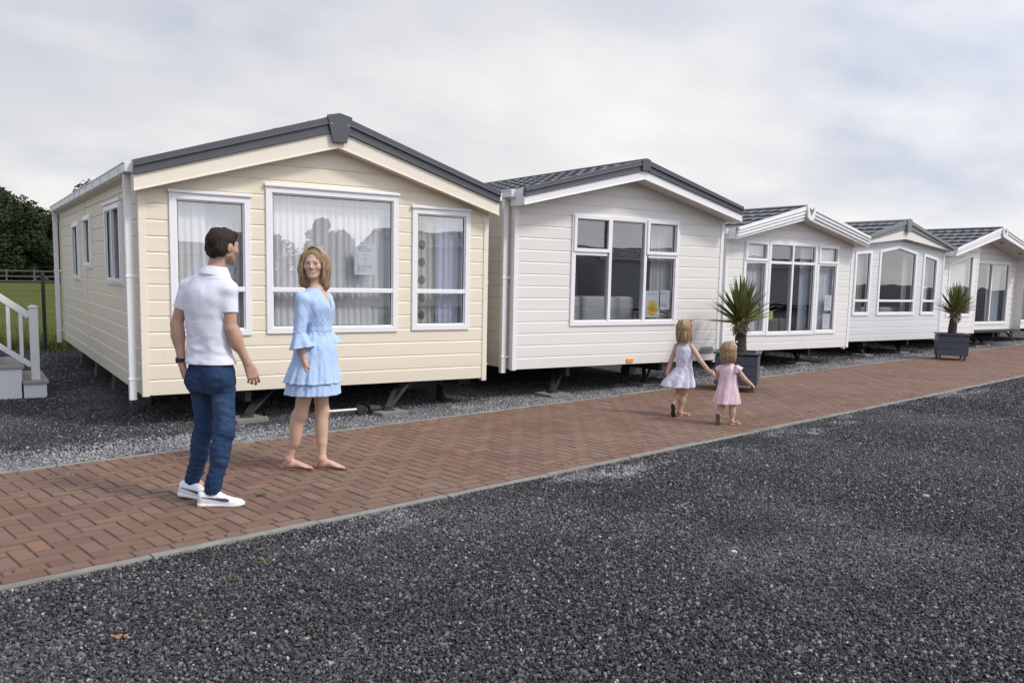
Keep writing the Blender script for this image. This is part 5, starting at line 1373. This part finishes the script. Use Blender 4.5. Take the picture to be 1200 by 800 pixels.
# ================================================================== the woman
def make_woman():
    J={'headc':(-0.003,0,1.573),'neck':(0.018,0.0,1.40),'shR':(-0.088,-0.105,1.315),'shL':(0.085,0.120,1.315),'elR':(-0.112,-0.135,1.060),'wrR':(-0.082,-0.155,0.875),'elL':(0.085,0.205,1.05),'wrL':(0.150,0.19,0.85),
       'hipR':(-0.035,-0.05,0.80),'hipL':(0.030,0.06,0.80),'knA':(-0.112,-0.04,0.430),'anA':(-0.198,0.01,0.085),'knB':(0.050,0.03,0.445),'anB':(0.050,-0.01,0.080)}
    J={k:N3(*v) for k,v in J.items()}
    rt_=empty('person',(2.241,6.338,0),-0.3398); tag(rt_,'woman with shoulder-length blonde hair in light blue tiered dress and flat sandals','person')
    h=R(122); fwd,rgt=heading(h); skc=(.62,.39,.29)
    def T2(nodes,infl=0): return [(z,a*rgt[0]+b*rgt[1],a*fwd[0]+b*fwd[1],w_2+infl,d_+infl) for z,a,b,w_2,d_ in nodes]
    tors=[(.74,.0,0,.150,.125),(.84,.0,0,.165,.125),(.95,.010,0,.145,.105),(1.09,.024,0,.108,.082),(1.18,.022,.0,.125,.098),(1.25,.018,.0,.142,.108),(1.33,.012,.0,.145,.085),(1.37,.014,.0,.100,.062),(1.41,.018,.0,.055,.050)]
    f=Field((-.36,-.34,-.01),(.40,.36,1.73),.004)
    f.stack(T2(tors),(0,0,0),rgt,fwd,UP,k=0)
    f.cap(J['neck']-V3(0,0,.04),J['headc']+V3(.012,.012,-.06),.050,.045,.03)
    f.cap(J['shR'],J['elR'],.043,.035,.03); f.cap(J['elR'],J['wrR'],.035,.0225,.012); f.cap(J['shL'],J['elL'],.043,.035,.03); f.cap(J['elL'],J['wrL'],.035,.0225,.012)
    for (hp,kn,an,b_) in (('hipR','knA','anA',-1),('hipL','knB','anB',-1)):
        H_,K_,A_=J[hp],J[kn],J[an]; bk=V3(-1,0,0)
        f.cap(H_,K_,.078,.047,.03); f.cap(K_,K_*.35+A_*.65,.045,.034,.02); f.cap(K_*.35+A_*.65,A_,.034,.028,.02); f.ell(K_*.70+A_*.30+bk*.009,((1,0,0),(0,1,0),unit(K_-A_)),(.041,.041,.125),.04)
        f.ell(K_+V3(.012,0,.01),((1,0,0),(0,1,0),(0,0,1)),(.037,.037,.060),.03)
    fA=barefoot(f,(-.245,.025,.012),(-.02,-.035,.012),.235,J['anA']); fB=barefoot(f,(.005,.015,.012),(.235,-.07,.012),.235,J['anB'])
    f.cap(J['anA'],N3(-.185,.01,.05),.032,.034,.02); f.cap(J['anB'],N3(.055,.0,.05),.032,.034,.02)
    T,F,k=head(f,J['headc'],R(193),.228,.02)
    dR=unit(V3(.03,0,-1)); hand(f,J['wrR']+V3(.002,0,-.01),dR,V3(.9,.45,0),.92,(.30,.38,.42,.45),thumb_side=1 if np.cross(dR,V3(.9,.45,0))[0]*.8+np.cross(dR,V3(.9,.45,0))[1]*-.6>0 else -1)
    dL=unit(V3(.12,-.05,-1)); hand(f,J['wrL'],dL,V3(-.8,-.4,0),.92,(.35,.4,.45,.5),thumb_side=-1)
    def pt(x,y,z):
        c=np.tile(np.array(skc),(len(x),1)); c=mixc(c,(z<.6)*.35,(.60,.40,.29)); c=facepaint(c,T,F,k,x,y,z,skc,(.55,.19,.17),(.09,.075,.06),True,None,(.16,.10,.06)); return c
    f.mesh('body',skinm,rt_,pt)
    # dress
    f=Field((-.42,-.42,.56),(.42,.42,1.45),.0042)
    bod=[(1.05,.022,0,.120,.094),(1.09,.024,0,.116,.090),(1.13,.022,0,.126,.098),(1.19,.021,.0,.142,.112),(1.26,.018,.0,.155,.122),(1.33,.012,.0,.152,.095),(1.365,.013,.0,.115,.075),(1.392,.016,0,.080,.064)]
    pl=lambda n_,am,z0_,zr: (lambda th,w_2,u,v: am*np.clip((z0_-w_2)/zr,0,1)*(np.sin(n_*th+1.5*np.sin(3*th))+.4*np.sin((n_*2+3)*th+2)))
    f.stack(T2(bod),(0,0,0),rgt,fwd,UP,k=0,mod=lambda th,w_2,u,v:.0035*np.sin(17*th+4*np.sin(w_2*30))*np.clip((1.22-w_2)*10,0,1))
    sk0=[(.90,.003,0,.168,.150),(.94,.006,0,.160,.142),(1.0,.014,0,.140,.120),(1.05,.021,0,.122,.098),(1.09,.024,0,.116,.090)]
    f.stack(T2(sk0),(0,0,0),rgt,fwd,UP,k=.006,mod=pl(15,.005,1.09,.16))
    sk1=[(.682,-.020,0,.222,.212),(.74,-.014,0,.208,.196),(.82,-.006,0,.186,.172),(.88,.0,0,.176,.160),(.925,.003,0,.168,.152)]
    f.stack(T2(sk1),(0,0,0),rgt,fwd,UP,k=.004,mod=pl(13,.008,.93,.20))
    sk2=[(.588,-.022,0,.218,.208),(.66,-.018,0,.206,.196),(.76,-.012,0,.180,.170)]
    f.stack(T2(sk2),(0,0,0),rgt,fwd,UP,k=.0,mod=pl(14,.007,.76,.12))
    # waistband
    f.stack(T2([(1.072,.024,0,.121,.095),(1.11,.023,0,.122,.096)]),(0,0,0),rgt,fwd,UP,k=.003)
    # sleeves with bell cuffs
    for s_,am in (('R',1),('L',1)):
        a,b,w_2=J['sh'+s_],J['el'+s_],J['wr'+s_]; f.cap(a+V3(0,0,-.008),b*.97+a*.03,.050,.045,.03); f.cap(J['neck']+V3(0,0,-.045),a,.032,.040,.035)
        d=unit(w_2-b); c0=b-d*.015; uu_=unit(np.cross(d,V3(0,1,0))); vv=np.cross(d,uu_)
        f.stack([(0,0,0,.046,.046),(.02,0,0,.047,.047),(.05,0,0,.058,.056),(.09,0,0,.074,.070),(.128,0,0,.090,.084)],c0,uu_,vv,d,k=.004,mod=lambda th,q_,u,v:.009*np.clip(q_/.12,0,1)*np.sin(7*th+1.3*np.sin(2*th)))
    f.wrinkle(.0020,70,21,aniso=(1,1,.4)); f.wrinkle(.0022,40,22,(-.42,-.42,1.0),(.42,.42,1.45))
    # V neck and open cuffs
    nk=J['neck']; vb_=nk+fwd*.115+V3(0,0,-.165)
    f.cap(nk+V3(0,0,.05)+fwd*.02,nk+V3(0,0,-.005)+fwd*.04,.058,.054,.004,'s'); f.cap(nk+fwd*.075+V3(0,0,-.03),vb_,.040,.006,.004,'s',flat=None); f.cap(nk+fwd*.11+V3(0,0,-.03),vb_+fwd*.02,.045,.006,.004,'s')
    f.plane((0,0,.590),(0,0,-1))
    def pd(x,y,z):
        c=np.tile(np.array((.43,.57,.80)),(len(x),1)); s_=np.sin(z*520)*np.sin((x+y)*260); c=mixc(c,(s_>.55)*.16,(.75,.82,.95))
        c=mixc(c,((np.abs(z-1.072)<.004)|(np.abs(z-1.11)<.004)|(np.abs(z-.925)<.004))*.35,(.20,.33,.62)); c=mixc(c,(np.abs(z-.697)<.006)*.3,(.62,.73,.93)); return c
    f.mesh('dress',clothm,rt_,pd)
    # sandals: thin sole and straps
    sm_=simple('tan_sandal_leather',(.26,.15,.09),.6,var=.1)
    for (d,u,v,s_),he in ((fA,(-.245,.025,.0)),(fB,(.005,.015,.0))):
        he=np.array(he); g_=Field(he-.08,he+d*.25+V3(.08,.08,.12),.004)
        g_.stack([(-.008,0,.006,.022,.0055),(.02,0,.006,.031,.0055),(.08,0,.006,.029,.0055),(.15,0,.006,.040,.0055),(.20,0,.006,.041,.0055),(.243,0,.006,.022,.0055)],he,u,v,d,k=0,n=4)
        for pts in ([(.035,-.030,.02),(.03,-.033,.05),(.02,-.02,.075),(.004,0,.078),(.02,.02,.075),(.03,.033,.05),(.035,.030,.02)],[(.03,-.033,.05),(.07,-.030,.070),(.095,.0,.072),(.07,.030,.070),(.03,.033,.05)],[(.095,0,.070),(.14,.0,.050),(.18,-.012,.03),(.19,-.012,.012)],[(.13,-.038,.008),(.165,-.034,.03),(.18,-.012,.033),(.18,.025,.03),(.17,.040,.010)]):
            pp=[he+d*a+u*b+v*(c_) for a,b,c_ in pts]
            for a,b in zip(pp[:-1],pp[1:]): g_.cap(a,b,.0062,.0062,.002)
        g_.mesh('sandal',sm_,rt_)
    # hair: side-parted, shoulder length, fuller on the far side
    f=Field((-.16,-.16,1.34),(.20,.20,1.73),.0032)
    f.ell(T(0,-.020,.030),F,np.array([.088,.104,.096])*k,0)
    L_=T
    for sx,l in ((1,.150),(-1,.165)):
        f.cap(L_(sx*.070,.014,.050),L_(sx*.088,.004,-.040),.032*k,.031*k,.03); f.cap(L_(sx*.088,.004,-.040),L_(sx*.088,.006,-l),.032*k,.020*k,.02); f.cap(L_(sx*.074,-.03,-.0),L_(sx*.086,-.02,-l+.01),.045*k,.030*k,.03)
    f.cap(L_(0,-.06,.0),L_(0,-.055,-.145),.070*k,.050*k,.03); f.cap(L_(.03,-.05,-.02),L_(.05,-.04,-.155),.055*k,.035*k,.03); f.cap(L_(-.03,-.05,-.02),L_(-.055,-.04,-.165),.055*k,.040*k,.03)
    f.ell(L_(0,.118,-.032),F,np.array([.063,.085,.100])*k,.010,'s'); f.ell(L_(.006,.115,.040),F,np.array([.047,.066,.052])*k,.006,'s')
    f.cap(L_(.012,.09,.14),L_(.014,-.03,.135),.008,.006,.004,'s')
    o=T(0,0,0)
    q=f.sub(f.lo,f.lo+f.h*f.n); sl,x,y,z=q; an_=np.arctan2(y-o[1],x-o[0]); A=f.D[sl]
    wv=np.sin(an_*40+3*np.sin(z*20))*.0014+np.sin(an_*95+5*np.sin(z*22))*.0009; f.D[sl]=A+(wv*(np.abs(A)<.03)).astype(np.float32)
    def ph(x,y,z):
        a_=np.arctan2(y-o[1],x-o[0]); c=np.tile(np.array((.34,.225,.125)),(len(x),1)); s_=np.sin(a_*60+4*np.sin(z*30)); c=mixc(c,(s_>.2)*.45,(.56,.41,.25)); c=mixc(c,(s_<-.6)*.5,(.16,.09,.045)); c=mixc(c,np.clip((z-1.64)*12,0,1)*.45,(.20,.12,.065)); return mixc(c,np.clip((1.47-z)*8,0,1)*.4,(.58,.40,.22))
    hr_=f.mesh('hair',hairm,rt_,ph)
    strands(hr_,T,k,620,.165,strandmat('blonde_locks',(.20,.13,.07),(.40,.27,.15),(.62,.46,.29)),5,.86,.25,(1.25,.7))
    return rt_
# ================================================================== the two girls
def make_girl(which):
    if which==1:
        J={'headc':(0.030,0,.972),'neck':(0.020,0,.845),'shL':(-0.068,0.035,.785),'shR':(0.092,-0.035,.79),'elL':(-0.125,0.05,.615),'wrL':(-0.160,0.03,.475),'elR':(0.196,-0.09,.640),'wrR':(0.285,-0.165,.545),
           'hipL':(-0.020,0.03,.46),'hipR':(0.050,-0.03,.46),'knL':(-0.020,0.03,.255),'anL':(-0.078,-0.085,.150),'knR':(0.032,-0.005,.245),'anR':(-0.002,-0.02,.055)}
        at,az,h,hh=(6.691,6.993),.7633,R(32),R(62); hs=.195; sc=1.0; skc=(.56,.35,.25)
        lab='bigger girl walking away in white floral sleeveless dress, holding the smaller girl by the hand'
    else:
        J={'headc':(-0.036,0,.782),'neck':(-0.040,0,.665),'shL':(-0.108,0.03,.605),'shR':(0.040,-0.03,.61),'elL':(-0.162,0.09,.480),'wrL':(-0.192,0.17,.510),'elR':(0.135,-0.02,.495),'wrR':(0.205,0.0,.437),
           'hipL':(-0.070,0.03,.33),'hipR':(0.005,-0.03,.33),'knL':(-0.090,0.03,.195),'anL':(-0.118,-0.065,.125),'knR':(0.026,-0.0,.190),'anR':(0.024,-0.01,.045)}
        at,az,h,hh=(6.782,6.331),.8198,R(14),R(38); hs=.18; sc=.82; skc=(.58,.37,.27)
        lab='smaller girl walking away in pink ruffle-sleeved dress'
    J={k:N3(*v) for k,v in J.items()}; fwd,rgt=heading(h)
    rt_=empty('person',(*at,0),-az); tag(rt_,lab,'person')
    T2=lambda nodes: [(z,a*rgt[0],a*fwd[0],w_2,d_) for z,a,w_2,d_ in nodes]
    f=Field((-.32,-.28,-.01),(.42,.30,1.12),.004)
    if which==1: tors=[(.42,.010,.092,.085),(.50,.014,.088,.080),(.60,.018,.080,.068),(.70,.020,.090,.074),(.77,.018,.090,.066),(.81,.018,.060,.045),(.85,.020,.032,.032)]
    else: tors=[(.30,-.033,.092,.088),(.38,-.034,.090,.088),(.46,-.036,.082,.075),(.53,-.036,.082,.070),(.59,-.036,.078,.062),(.63,-.037,.052,.042),(.66,-.040,.030,.030)]
    f.stack(T2(tors),(0,0,0),rgt,fwd,UP,k=0)
    f.cap(J['neck']-V3(0,0,.03),J['headc']-V3(0,0,.05),.031*sc**.5,.031,.02)
    for s_ in 'LR':
        f.cap(J['sh'+s_],J['el'+s_],.030*sc**.4,.026*sc**.4,.02); f.cap(J['el'+s_],J['wr'+s_],.026*sc**.4,.0185*sc**.4,.008)
        f.cap(J['hip'+s_],J['kn'+s_],.055*sc**.5,.038*sc**.5,.02); f.cap(J['kn'+s_],J['an'+s_],.037*sc**.5,.025*sc**.5,.012); f.ell(J['kn'+s_]*.66+J['an'+s_]*.34-fwd*.008,(rgt,fwd,UP),(.036*sc**.5,.036*sc**.5,.055),.02)
    T,F,k=head(f,J['headc'],hh,hs,.0,child=True)
    hsz=.60 if which==1 else .50
    if which==1:
        d=unit(V3(.05,-.04,-.045)); hand(f,J['wrR'],d,V3(.2,.9,-.3),hsz,(.7,.8,.8,.8),1); d=unit(V3(-.02,0,-1)); hand(f,J['wrL'],d,V3(.9,.2,0),hsz,(.4,.4,.5,.5),1)
    else:
        d=unit(V3(-.015,.03,.03)); hand(f,J['wrL'],d,V3(.3,.5,-.8),hsz,(.8,.9,.9,.9),1); d=unit(V3(.06,.02,-.045)); hand(f,J['wrR'],d,V3(-.3,.3,-.8),hsz,(.7,.8,.9,.9),1)
    # standing foot and lifted foot
    fs=.150 if which==1 else .125; fd=unit(V3(.085,.03,0)) if which==1 else unit(V3(.075,.03,0))
    hR=J['anR']-fd*.03+V3(0,0,-J['anR'][2]+.010); barefoot(f,hR,hR+fd*fs,fs,J['anR']); f.cap(J['anR'],hR+fd*.03+V3(0,0,.02),.024*sc**.5,.024*sc**.5,.012)
    td=unit(V3(-.012,.10,-.50)); hL=J['anL']+V3(-.004,-.030,-.012); uL=rgt
    f.cap(J['anL'],hL+td*.02+V3(0,.012,0),.024*sc**.5,.022*sc**.5,.012); f.cap(hL+V3(0,.018,0),hL+td*fs*.72+V3(0,.012,0),.021*sc**.5,.024*sc**.5,.01,flat=(V3(0,1,0),1.5))
    def pt(x,y,z):
        c=np.tile(np.array(skc),(len(x),1)); return facepaint(c,T,F,k,x,y,z,skc,(.55,.24,.20),(.12,.10,.09),False,None,(.30,.20,.12))
    f.mesh('body',skinm,rt_,pt)
    # dress
    f=Field((-.32,-.32,.20),(.34,.32,.90),.004)
    if which==1:
        f.stack(T2([(.53,.022,.094,.080),(.60,.018,.090,.078),(.70,.020,.100,.084),(.765,.018,.096,.074),(.80,.018,.070,.056),(.828,.020,.050,.046)]),(0,0,0),rgt,fwd,UP,k=0)
        sk=[(.335,-.014,.178,.168),(.40,-.006,.158,.148),(.48,.010,.122,.112),(.55,.022,.096,.084)]
        f.stack([(z,a*rgt[0]-.012*(.55-z)/.2,a*fwd[0]-.02*(.55-z)/.2,w_2,d_) for z,a,w_2,d_ in sk],(0,0,0),rgt,fwd,UP,k=.008,mod=lambda th,w_2,u,v:.014*np.clip((.55-w_2)/.2,0,1)*np.sin(9*th+1.3*np.sin(2*th))+.012*np.clip((.55-w_2)/.2,0,1)*np.sin(2*th+1))
        f.plane((-.19,0,.405),unit(V3(-.28,0,-1))) if False else None
    else:
        f.stack(T2([(.225,-.042,.140,.132),(.30,-.040,.126,.118),(.38,-.038,.110,.102),(.46,-.036,.094,.084),(.54,-.036,.092,.080),(.595,-.036,.088,.070),(.63,-.037,.064,.052),(.655,-.040,.044,.040)]),(0,0,0),rgt,fwd,UP,k=0,mod=lambda th,w_2,u,v:.011*np.clip((.56-w_2)/.3,0,1)*np.sin(8*th+1.5*np.sin(3*th)))
        for s_ in 'LR':
            a,b=J['sh'+s_],J['el'+s_]; d=unit(b-a); o1=np.cross(d,V3(0,1,0)); o1=unit(o1); v1=np.cross(d,o1)
            f.stack([(-.012,0,0,.034,.036),(.01,0,0,.045,.046),(.045,0,0,.060,.056)],a,o1,v1,d,k=.006,mod=lambda th,q_,u,v:.006*np.clip(q_/.04,0,1)*np.sin(7*th))
    f.wrinkle(.0018,80,30+which,aniso=(1,1,.4)); f.wrinkle(.0018,45,33+which)
    nk=J['neck']; f.cap(nk+V3(0,0,.0),nk+V3(0,0,.08),.036,.036,.004,'s')
    def pd(x,y,z):
        if which==1:
            c=np.tile(np.array((.70,.69,.78)),(len(x),1)); n=np.sin(x*210+2*np.sin(z*90))*np.sin(z*230+2*np.sin(x*70+y*90))*np.sin(y*190+1); c=mixc(c,(n>.30)*.6,(.38,.36,.60)); c=mixc(c,(n<-.45)*.4,(.70,.45,.55)); c=mixc(c,(np.abs(z-.555)<.004)*.3,(.45,.45,.6))
        else:
            c=np.tile(np.array((.76,.545,.585)),(len(x),1)); s_=np.sin(x*330+y*120); c=mixc(c,(s_>.3)*.18,(.85,.72,.74))
        return c
    f.mesh('dress',clothm,rt_,pd)
    # hair
    f=Field(np.array(J['headc'])-V3(.17,.17,.22),np.array(J['headc'])+V3(.17,.17,.17),.0035)
    f.ell(T(0,-.026,.034),F,np.array([.090,.108,.094])*k,0)
    ln=.140 if which==1 else .110
    for a,b,c_,r0_,r1_ in ((0,-.075,-.02,.070,.045),(.05,-.055,-.02,.055,.034),(-.05,-.055,-.02,.055,.034),(.072,-.01,.0,.036,.026),(-.072,-.01,.0,.036,.026)):
        f.cap(T(a,b,.02),T(a*1.15,b*(1.0 if which==1 else 1.25)-.012,-ln*.62+(0 if a==0 else .02)),r0_*k,r1_*k,.025)
    f.ell(T(0,.128,-.035),F,np.array([.075,.095,.105])*k,.008,'s')
    for sx in (-1,1): f.ell(T(sx*.09,.055,-.05),F,np.array([.035,.045,.07])*k,.008,'s')
    o=T(0,-.02,0); q=f.sub(f.lo,f.lo+f.h*f.n); sl,x,y,z=q; an_=np.arctan2(y-o[1],x-o[0]); A=f.D[sl]
    wv=np.sin(an_*34+3*np.sin(z*24))*.0016+np.sin(an_*80+5*np.sin(z*30))*.0010; f.D[sl]=A+(wv*(np.abs(A)<.03)).astype(np.float32)
    zh=J['headc'][2]
    def ph(x,y,z):
        a_=np.arctan2(y-o[1],x-o[0]); c=np.tile(np.array((.40,.255,.135)),(len(x),1)); s_=np.sin(a_*46+4*np.sin(z*36)); c=mixc(c,(s_>.2)*.5,(.60,.43,.25)); c=mixc(c,(s_<-.55)*.55,(.19,.115,.06)); return mixc(c,np.clip((z-zh-.03)*12,0,1)*.25,(.24,.15,.08))
    hr_=f.mesh('hair',hairm,rt_,ph)
    strands(hr_,T,k,330,ln+.055,strandmat('fair_locks_%d'%which,(.20,.125,.065),(.40,.26,.14),(.62,.46,.28)),7+which,.80,.15,rw=.0040,wave=.016,short=.50)
    # hairband with a small bow
    bandm=simple('pink_hairband' if which==1 else 'cream_hairband',(.72,.22,.26) if which==1 else (.80,.62,.55),.7)
    q=MB(); pp=[T(.098*math.sin(a),.030-.012*math.cos(a)*0,.030+.094*math.cos(a)) for a in np.linspace(-1.45,1.45,16)]; q.tube(pp,.0075*k,8)
    b0=T(.045,.050,.118)
    for sx in (-1,1): q.tube([b0,b0+(np.array(F[0])*sx*.018+np.array(F[2])*.008),b0+(np.array(F[0])*sx*.034+np.array(F[2])*.012)],[.004,.013,.006],8)
    q.build('hairband',bandm,rt_,smooth=True)
    # shoes
    gold=simple('rose_gold_sandal' if which==1 else 'pale_gold_sandal',(.50,.33,.24),.35,.3); solem=simple('dark_sole' if which==1 else 'grey_brown_sole',(.025,.022,.022) if which==1 else (.14,.12,.10),.8)
    s_=fs/.235; u=unit(np.cross(fd,UP)); he=hR+V3(0,0,-.010)
    q=Field(he-.06,he+fd*fs+V3(.06,.06,.09),.0035); q.stack([(-.005,0,.006,.016,.006),(.015,0,.006,.023,.006),(fs*.55,0,.006,.024,.006),(fs*.8,0,.006,.029,.006),(fs+.004,0,.006,.014,.006)],he,u,UP,fd,k=0,n=3.5)
    for a in (.80,.62): 
        for t0,t1 in zip(np.linspace(0,pi,8)[:-1],np.linspace(0,pi,8)[1:]): q.cap(he+fd*fs*a+u*math.cos(t0)*.029*(1.05-.15*(a<.7))+UP*(.006+math.sin(t0)*(.030 if a>.7 else .042)),he+fd*fs*a+u*math.cos(t1)*.029*(1.05-.15*(a<.7))+UP*(.006+math.sin(t1)*(.030 if a>.7 else .042)),.0065,.0065,.002)
    for t0,t1 in zip(np.linspace(-1.9,1.9,9)[:-1],np.linspace(-1.9,1.9,9)[1:]): q.cap(he+fd*(.028-.030*math.cos(t0))+u*math.sin(t0)*.026+UP*.042,he+fd*(.028-.030*math.cos(t1))+u*math.sin(t1)*.026+UP*.042,.006,.006,.002)
    q.mesh('sandal',gold,rt_)
    b0=hL+V3(0,-.012,.004); nrm=unit(np.cross(td,rgt)); nrm=nrm if nrm[1]<0 else -nrm; tt=td
    q=Field(b0-.08,b0+.10+np.abs(td)*0,.0035); q=Field(np.minimum(b0,b0+td*fs)-.06,np.maximum(b0,b0+td*fs)+.06,.0035)
    q.stack([(-.006,0,0,.018,.006),(.02,0,0,.026,.007),(fs*.5,0,.0,.024,.006),(fs*.8,0,.0,.031,.007),(fs+.002,0,0,.015,.006)],b0,rgt,nrm,tt,k=0,n=3); so_=q.mesh('sandal_sole',solem,None)
    q=Field(np.minimum(b0,b0+td*fs)-.07,np.maximum(b0,b0+td*fs)+.07,.0035)
    for a in (.12,.6,.8):
        for t0,t1 in zip(np.linspace(0,pi,8)[:-1],np.linspace(0,pi,8)[1:]): q.cap(b0+td*fs*a+rgt*math.cos(t0)*.028-nrm*math.sin(t0)*.042,b0+td*fs*a+rgt*math.cos(t1)*.028-nrm*math.sin(t1)*.042,.006,.006,.002)
    sd_=q.mesh('sandal',gold,rt_); so_.parent=sd_
    return rt_
make_man(); make_woman(); make_girl(1); make_girl(2)

# ------------------------------------------------------------------ trees beyond the meadow
def folmat(name,a,b,c):
    m,t,out=newmat(name); gg=t.add('ShaderNodeNewGeometry'); r=gg.outputs['Random Per Island']; g=gg.outputs['Position']
    n=t.noise(g,.35,3,.6); k=t.math('ADD',t.math('MULTIPLY',r,.5),t.math('MULTIPLY',n,.6))
    col=t.ramp(k,[(.2,a),(.55,b),(.9,c)]); p=pbsdf(t,out,Base_Color=col,Roughness=.8); p.inputs['Specular IOR Level'].default_value=.15; return m
fol1=folmat('oak_leaves',(.022,.032,.016),(.030,.043,.020),(.042,.058,.026)); fol2=folmat('lighter_leaves',(.028,.045,.016),(.05,.072,.025),(.08,.10,.04))
wood=simple('tree_bark',(.09,.07,.055),.95,var=.3,scale=3)
def tree(x,y,h,wd,label,mat,seed,n=9000,ls=.30,low=.12,group='trees beyond the meadow'):
    rnd=np.random.default_rng(seed); rt_=empty('broadleaf_tree',(x,y,-.05)); tag(rt_,label,'tree',group)
    q=MB(); q.tube([(0,0,0),(.1,0,h*.25),(0,.1,h*.5),(.1,0,h*.8)],[h*.035,h*.027,h*.018,h*.006],10)
    for k in range(7):
        a=k*2.4; z=h*(.22+.07*k); e=(math.cos(a)*wd*.33,math.sin(a)*wd*.33,z+h*.2); q.tube([(0,0,z),(e[0]*.5,e[1]*.5,z+h*.08),e],[h*.014,h*.009,h*.003],7)
    q.build('trunk',wood,rt_,smooth=True)
    nb=34; cs=[]
    for k in range(nb):
        f=rnd.uniform(low,1); prof=math.sin(pi*min(1,(f*.85+.18)))**.6
        a=rnd.uniform(0,2*pi); r_=wd/2*prof*rnd.uniform(.25,.92); s_=wd*rnd.uniform(.10,.19)
        cs.append((r_*math.cos(a),r_*math.sin(a),min(h*f,h-s_*.8),s_))
    cs=np.array(cs); w_3=cs[:,3]**2; w_3/=w_3.sum()
    id_=rnd.choice(nb,n,p=w_3); d=rnd.normal(size=(n,3)); d/=np.linalg.norm(d,axis=1)[:,None]
    rad=cs[id_,3]*rnd.uniform(.55,1.08,n)**.5*1.0
    c=cs[id_,:3]+d*rad[:,None]*np.array([1,1,.82]); 
    nrm=d+rnd.normal(size=(n,3))*.7; nrm/=np.linalg.norm(nrm,axis=1)[:,None]
    t1=np.cross(nrm,[0,0,1.]); t1/=np.linalg.norm(t1,axis=1)[:,None]+1e-9; t2=np.cross(nrm,t1)
    s_=(ls*rnd.uniform(.5,1.2,n)/2)[:,None]
    V=np.stack([c-t1*s_,c+t2*s_*.7,c+t1*s_,c-t2*s_*.7],1).reshape(-1,3)
    me=bpy.data.meshes.new('crown'); me.vertices.add(len(V)); me.vertices.foreach_set('co',V.ravel()); me.loops.add(4*n); me.loops.foreach_set('vertex_index',np.arange(4*n,dtype=np.int32)); me.polygons.add(n); me.polygons.foreach_set('loop_start',np.arange(0,4*n,4,dtype=np.int32)); me.update(calc_edges=True)
    me.materials.append(mat); o=bpy.data.objects.new('crown',me); COL.objects.link(o); o.parent=rt_; return rt_
def at_px(px,Y):      # x on the ground plane line y=Y for the tree rows
    v=(fw+rr*((px-624.23)/1004.06)-uu*((330-434.72)/1004.06)); return v.x*Y/v.y
Y=95.
tree(at_px(-28,Y),Y,8.8,12,'tall dark tree at the very left edge beyond the meadow',fol1,1,30000)
tree(at_px(22,Y),Y,7.3,8.5,'dark rounded tree in the middle of the far row, right of the tallest',fol1,2,24000)
tree(at_px(46,Y+10),Y+10,6.6,8,'lower dark tree filling the dip of the far row',fol1,3,18000)
tree(at_px(78,Y+4),Y+4,6.7,7,'lighter green tree half hidden behind the cream caravan',fol2,4,18000)
tree(at_px(120,Y),Y,10,9,'tree wholly screened by the cream caravan except from the side',fol1,5,6000)
# scrub under the crowns
rnd=random.Random(4)
rf=empty('paddock_fence',(at_px(-60,84),84,0)); tag(rf,'pale post-and-rail fence far across the meadow below the trees','fence')
pw_=simple('pale_weathered_wood',(.105,.10,.095),.9,var=.2)
for k in range(14):
    q=MB(); q.box(k*2-.06,k*2+.06,-.06,.06,-.05,1.15); q.build('post',pw_,rf)
for z in (.55,1.0):
    q=MB(); q.box(0,26,-.1,-.06,z-.045,z+.045); q.build('rail',pw_,rf)
# trees behind the camera, seen only as reflections in the panes
tree(13.6,-20,3.9,2.3,'pointed tree across the yard mirrored in the wide cream caravan window',fol1,8,5000,.22,group='trees across the yard')
tree(11.6,-22,3.4,4.2,'low bushy tree mirrored left of the pointed one',fol1,9,5000,.22,group='trees across the yard')
tree(15.6,-23,3.6,3.6,'low bushy tree mirrored right of the pointed one',fol1,10,5000,.22,group='trees across the yard')
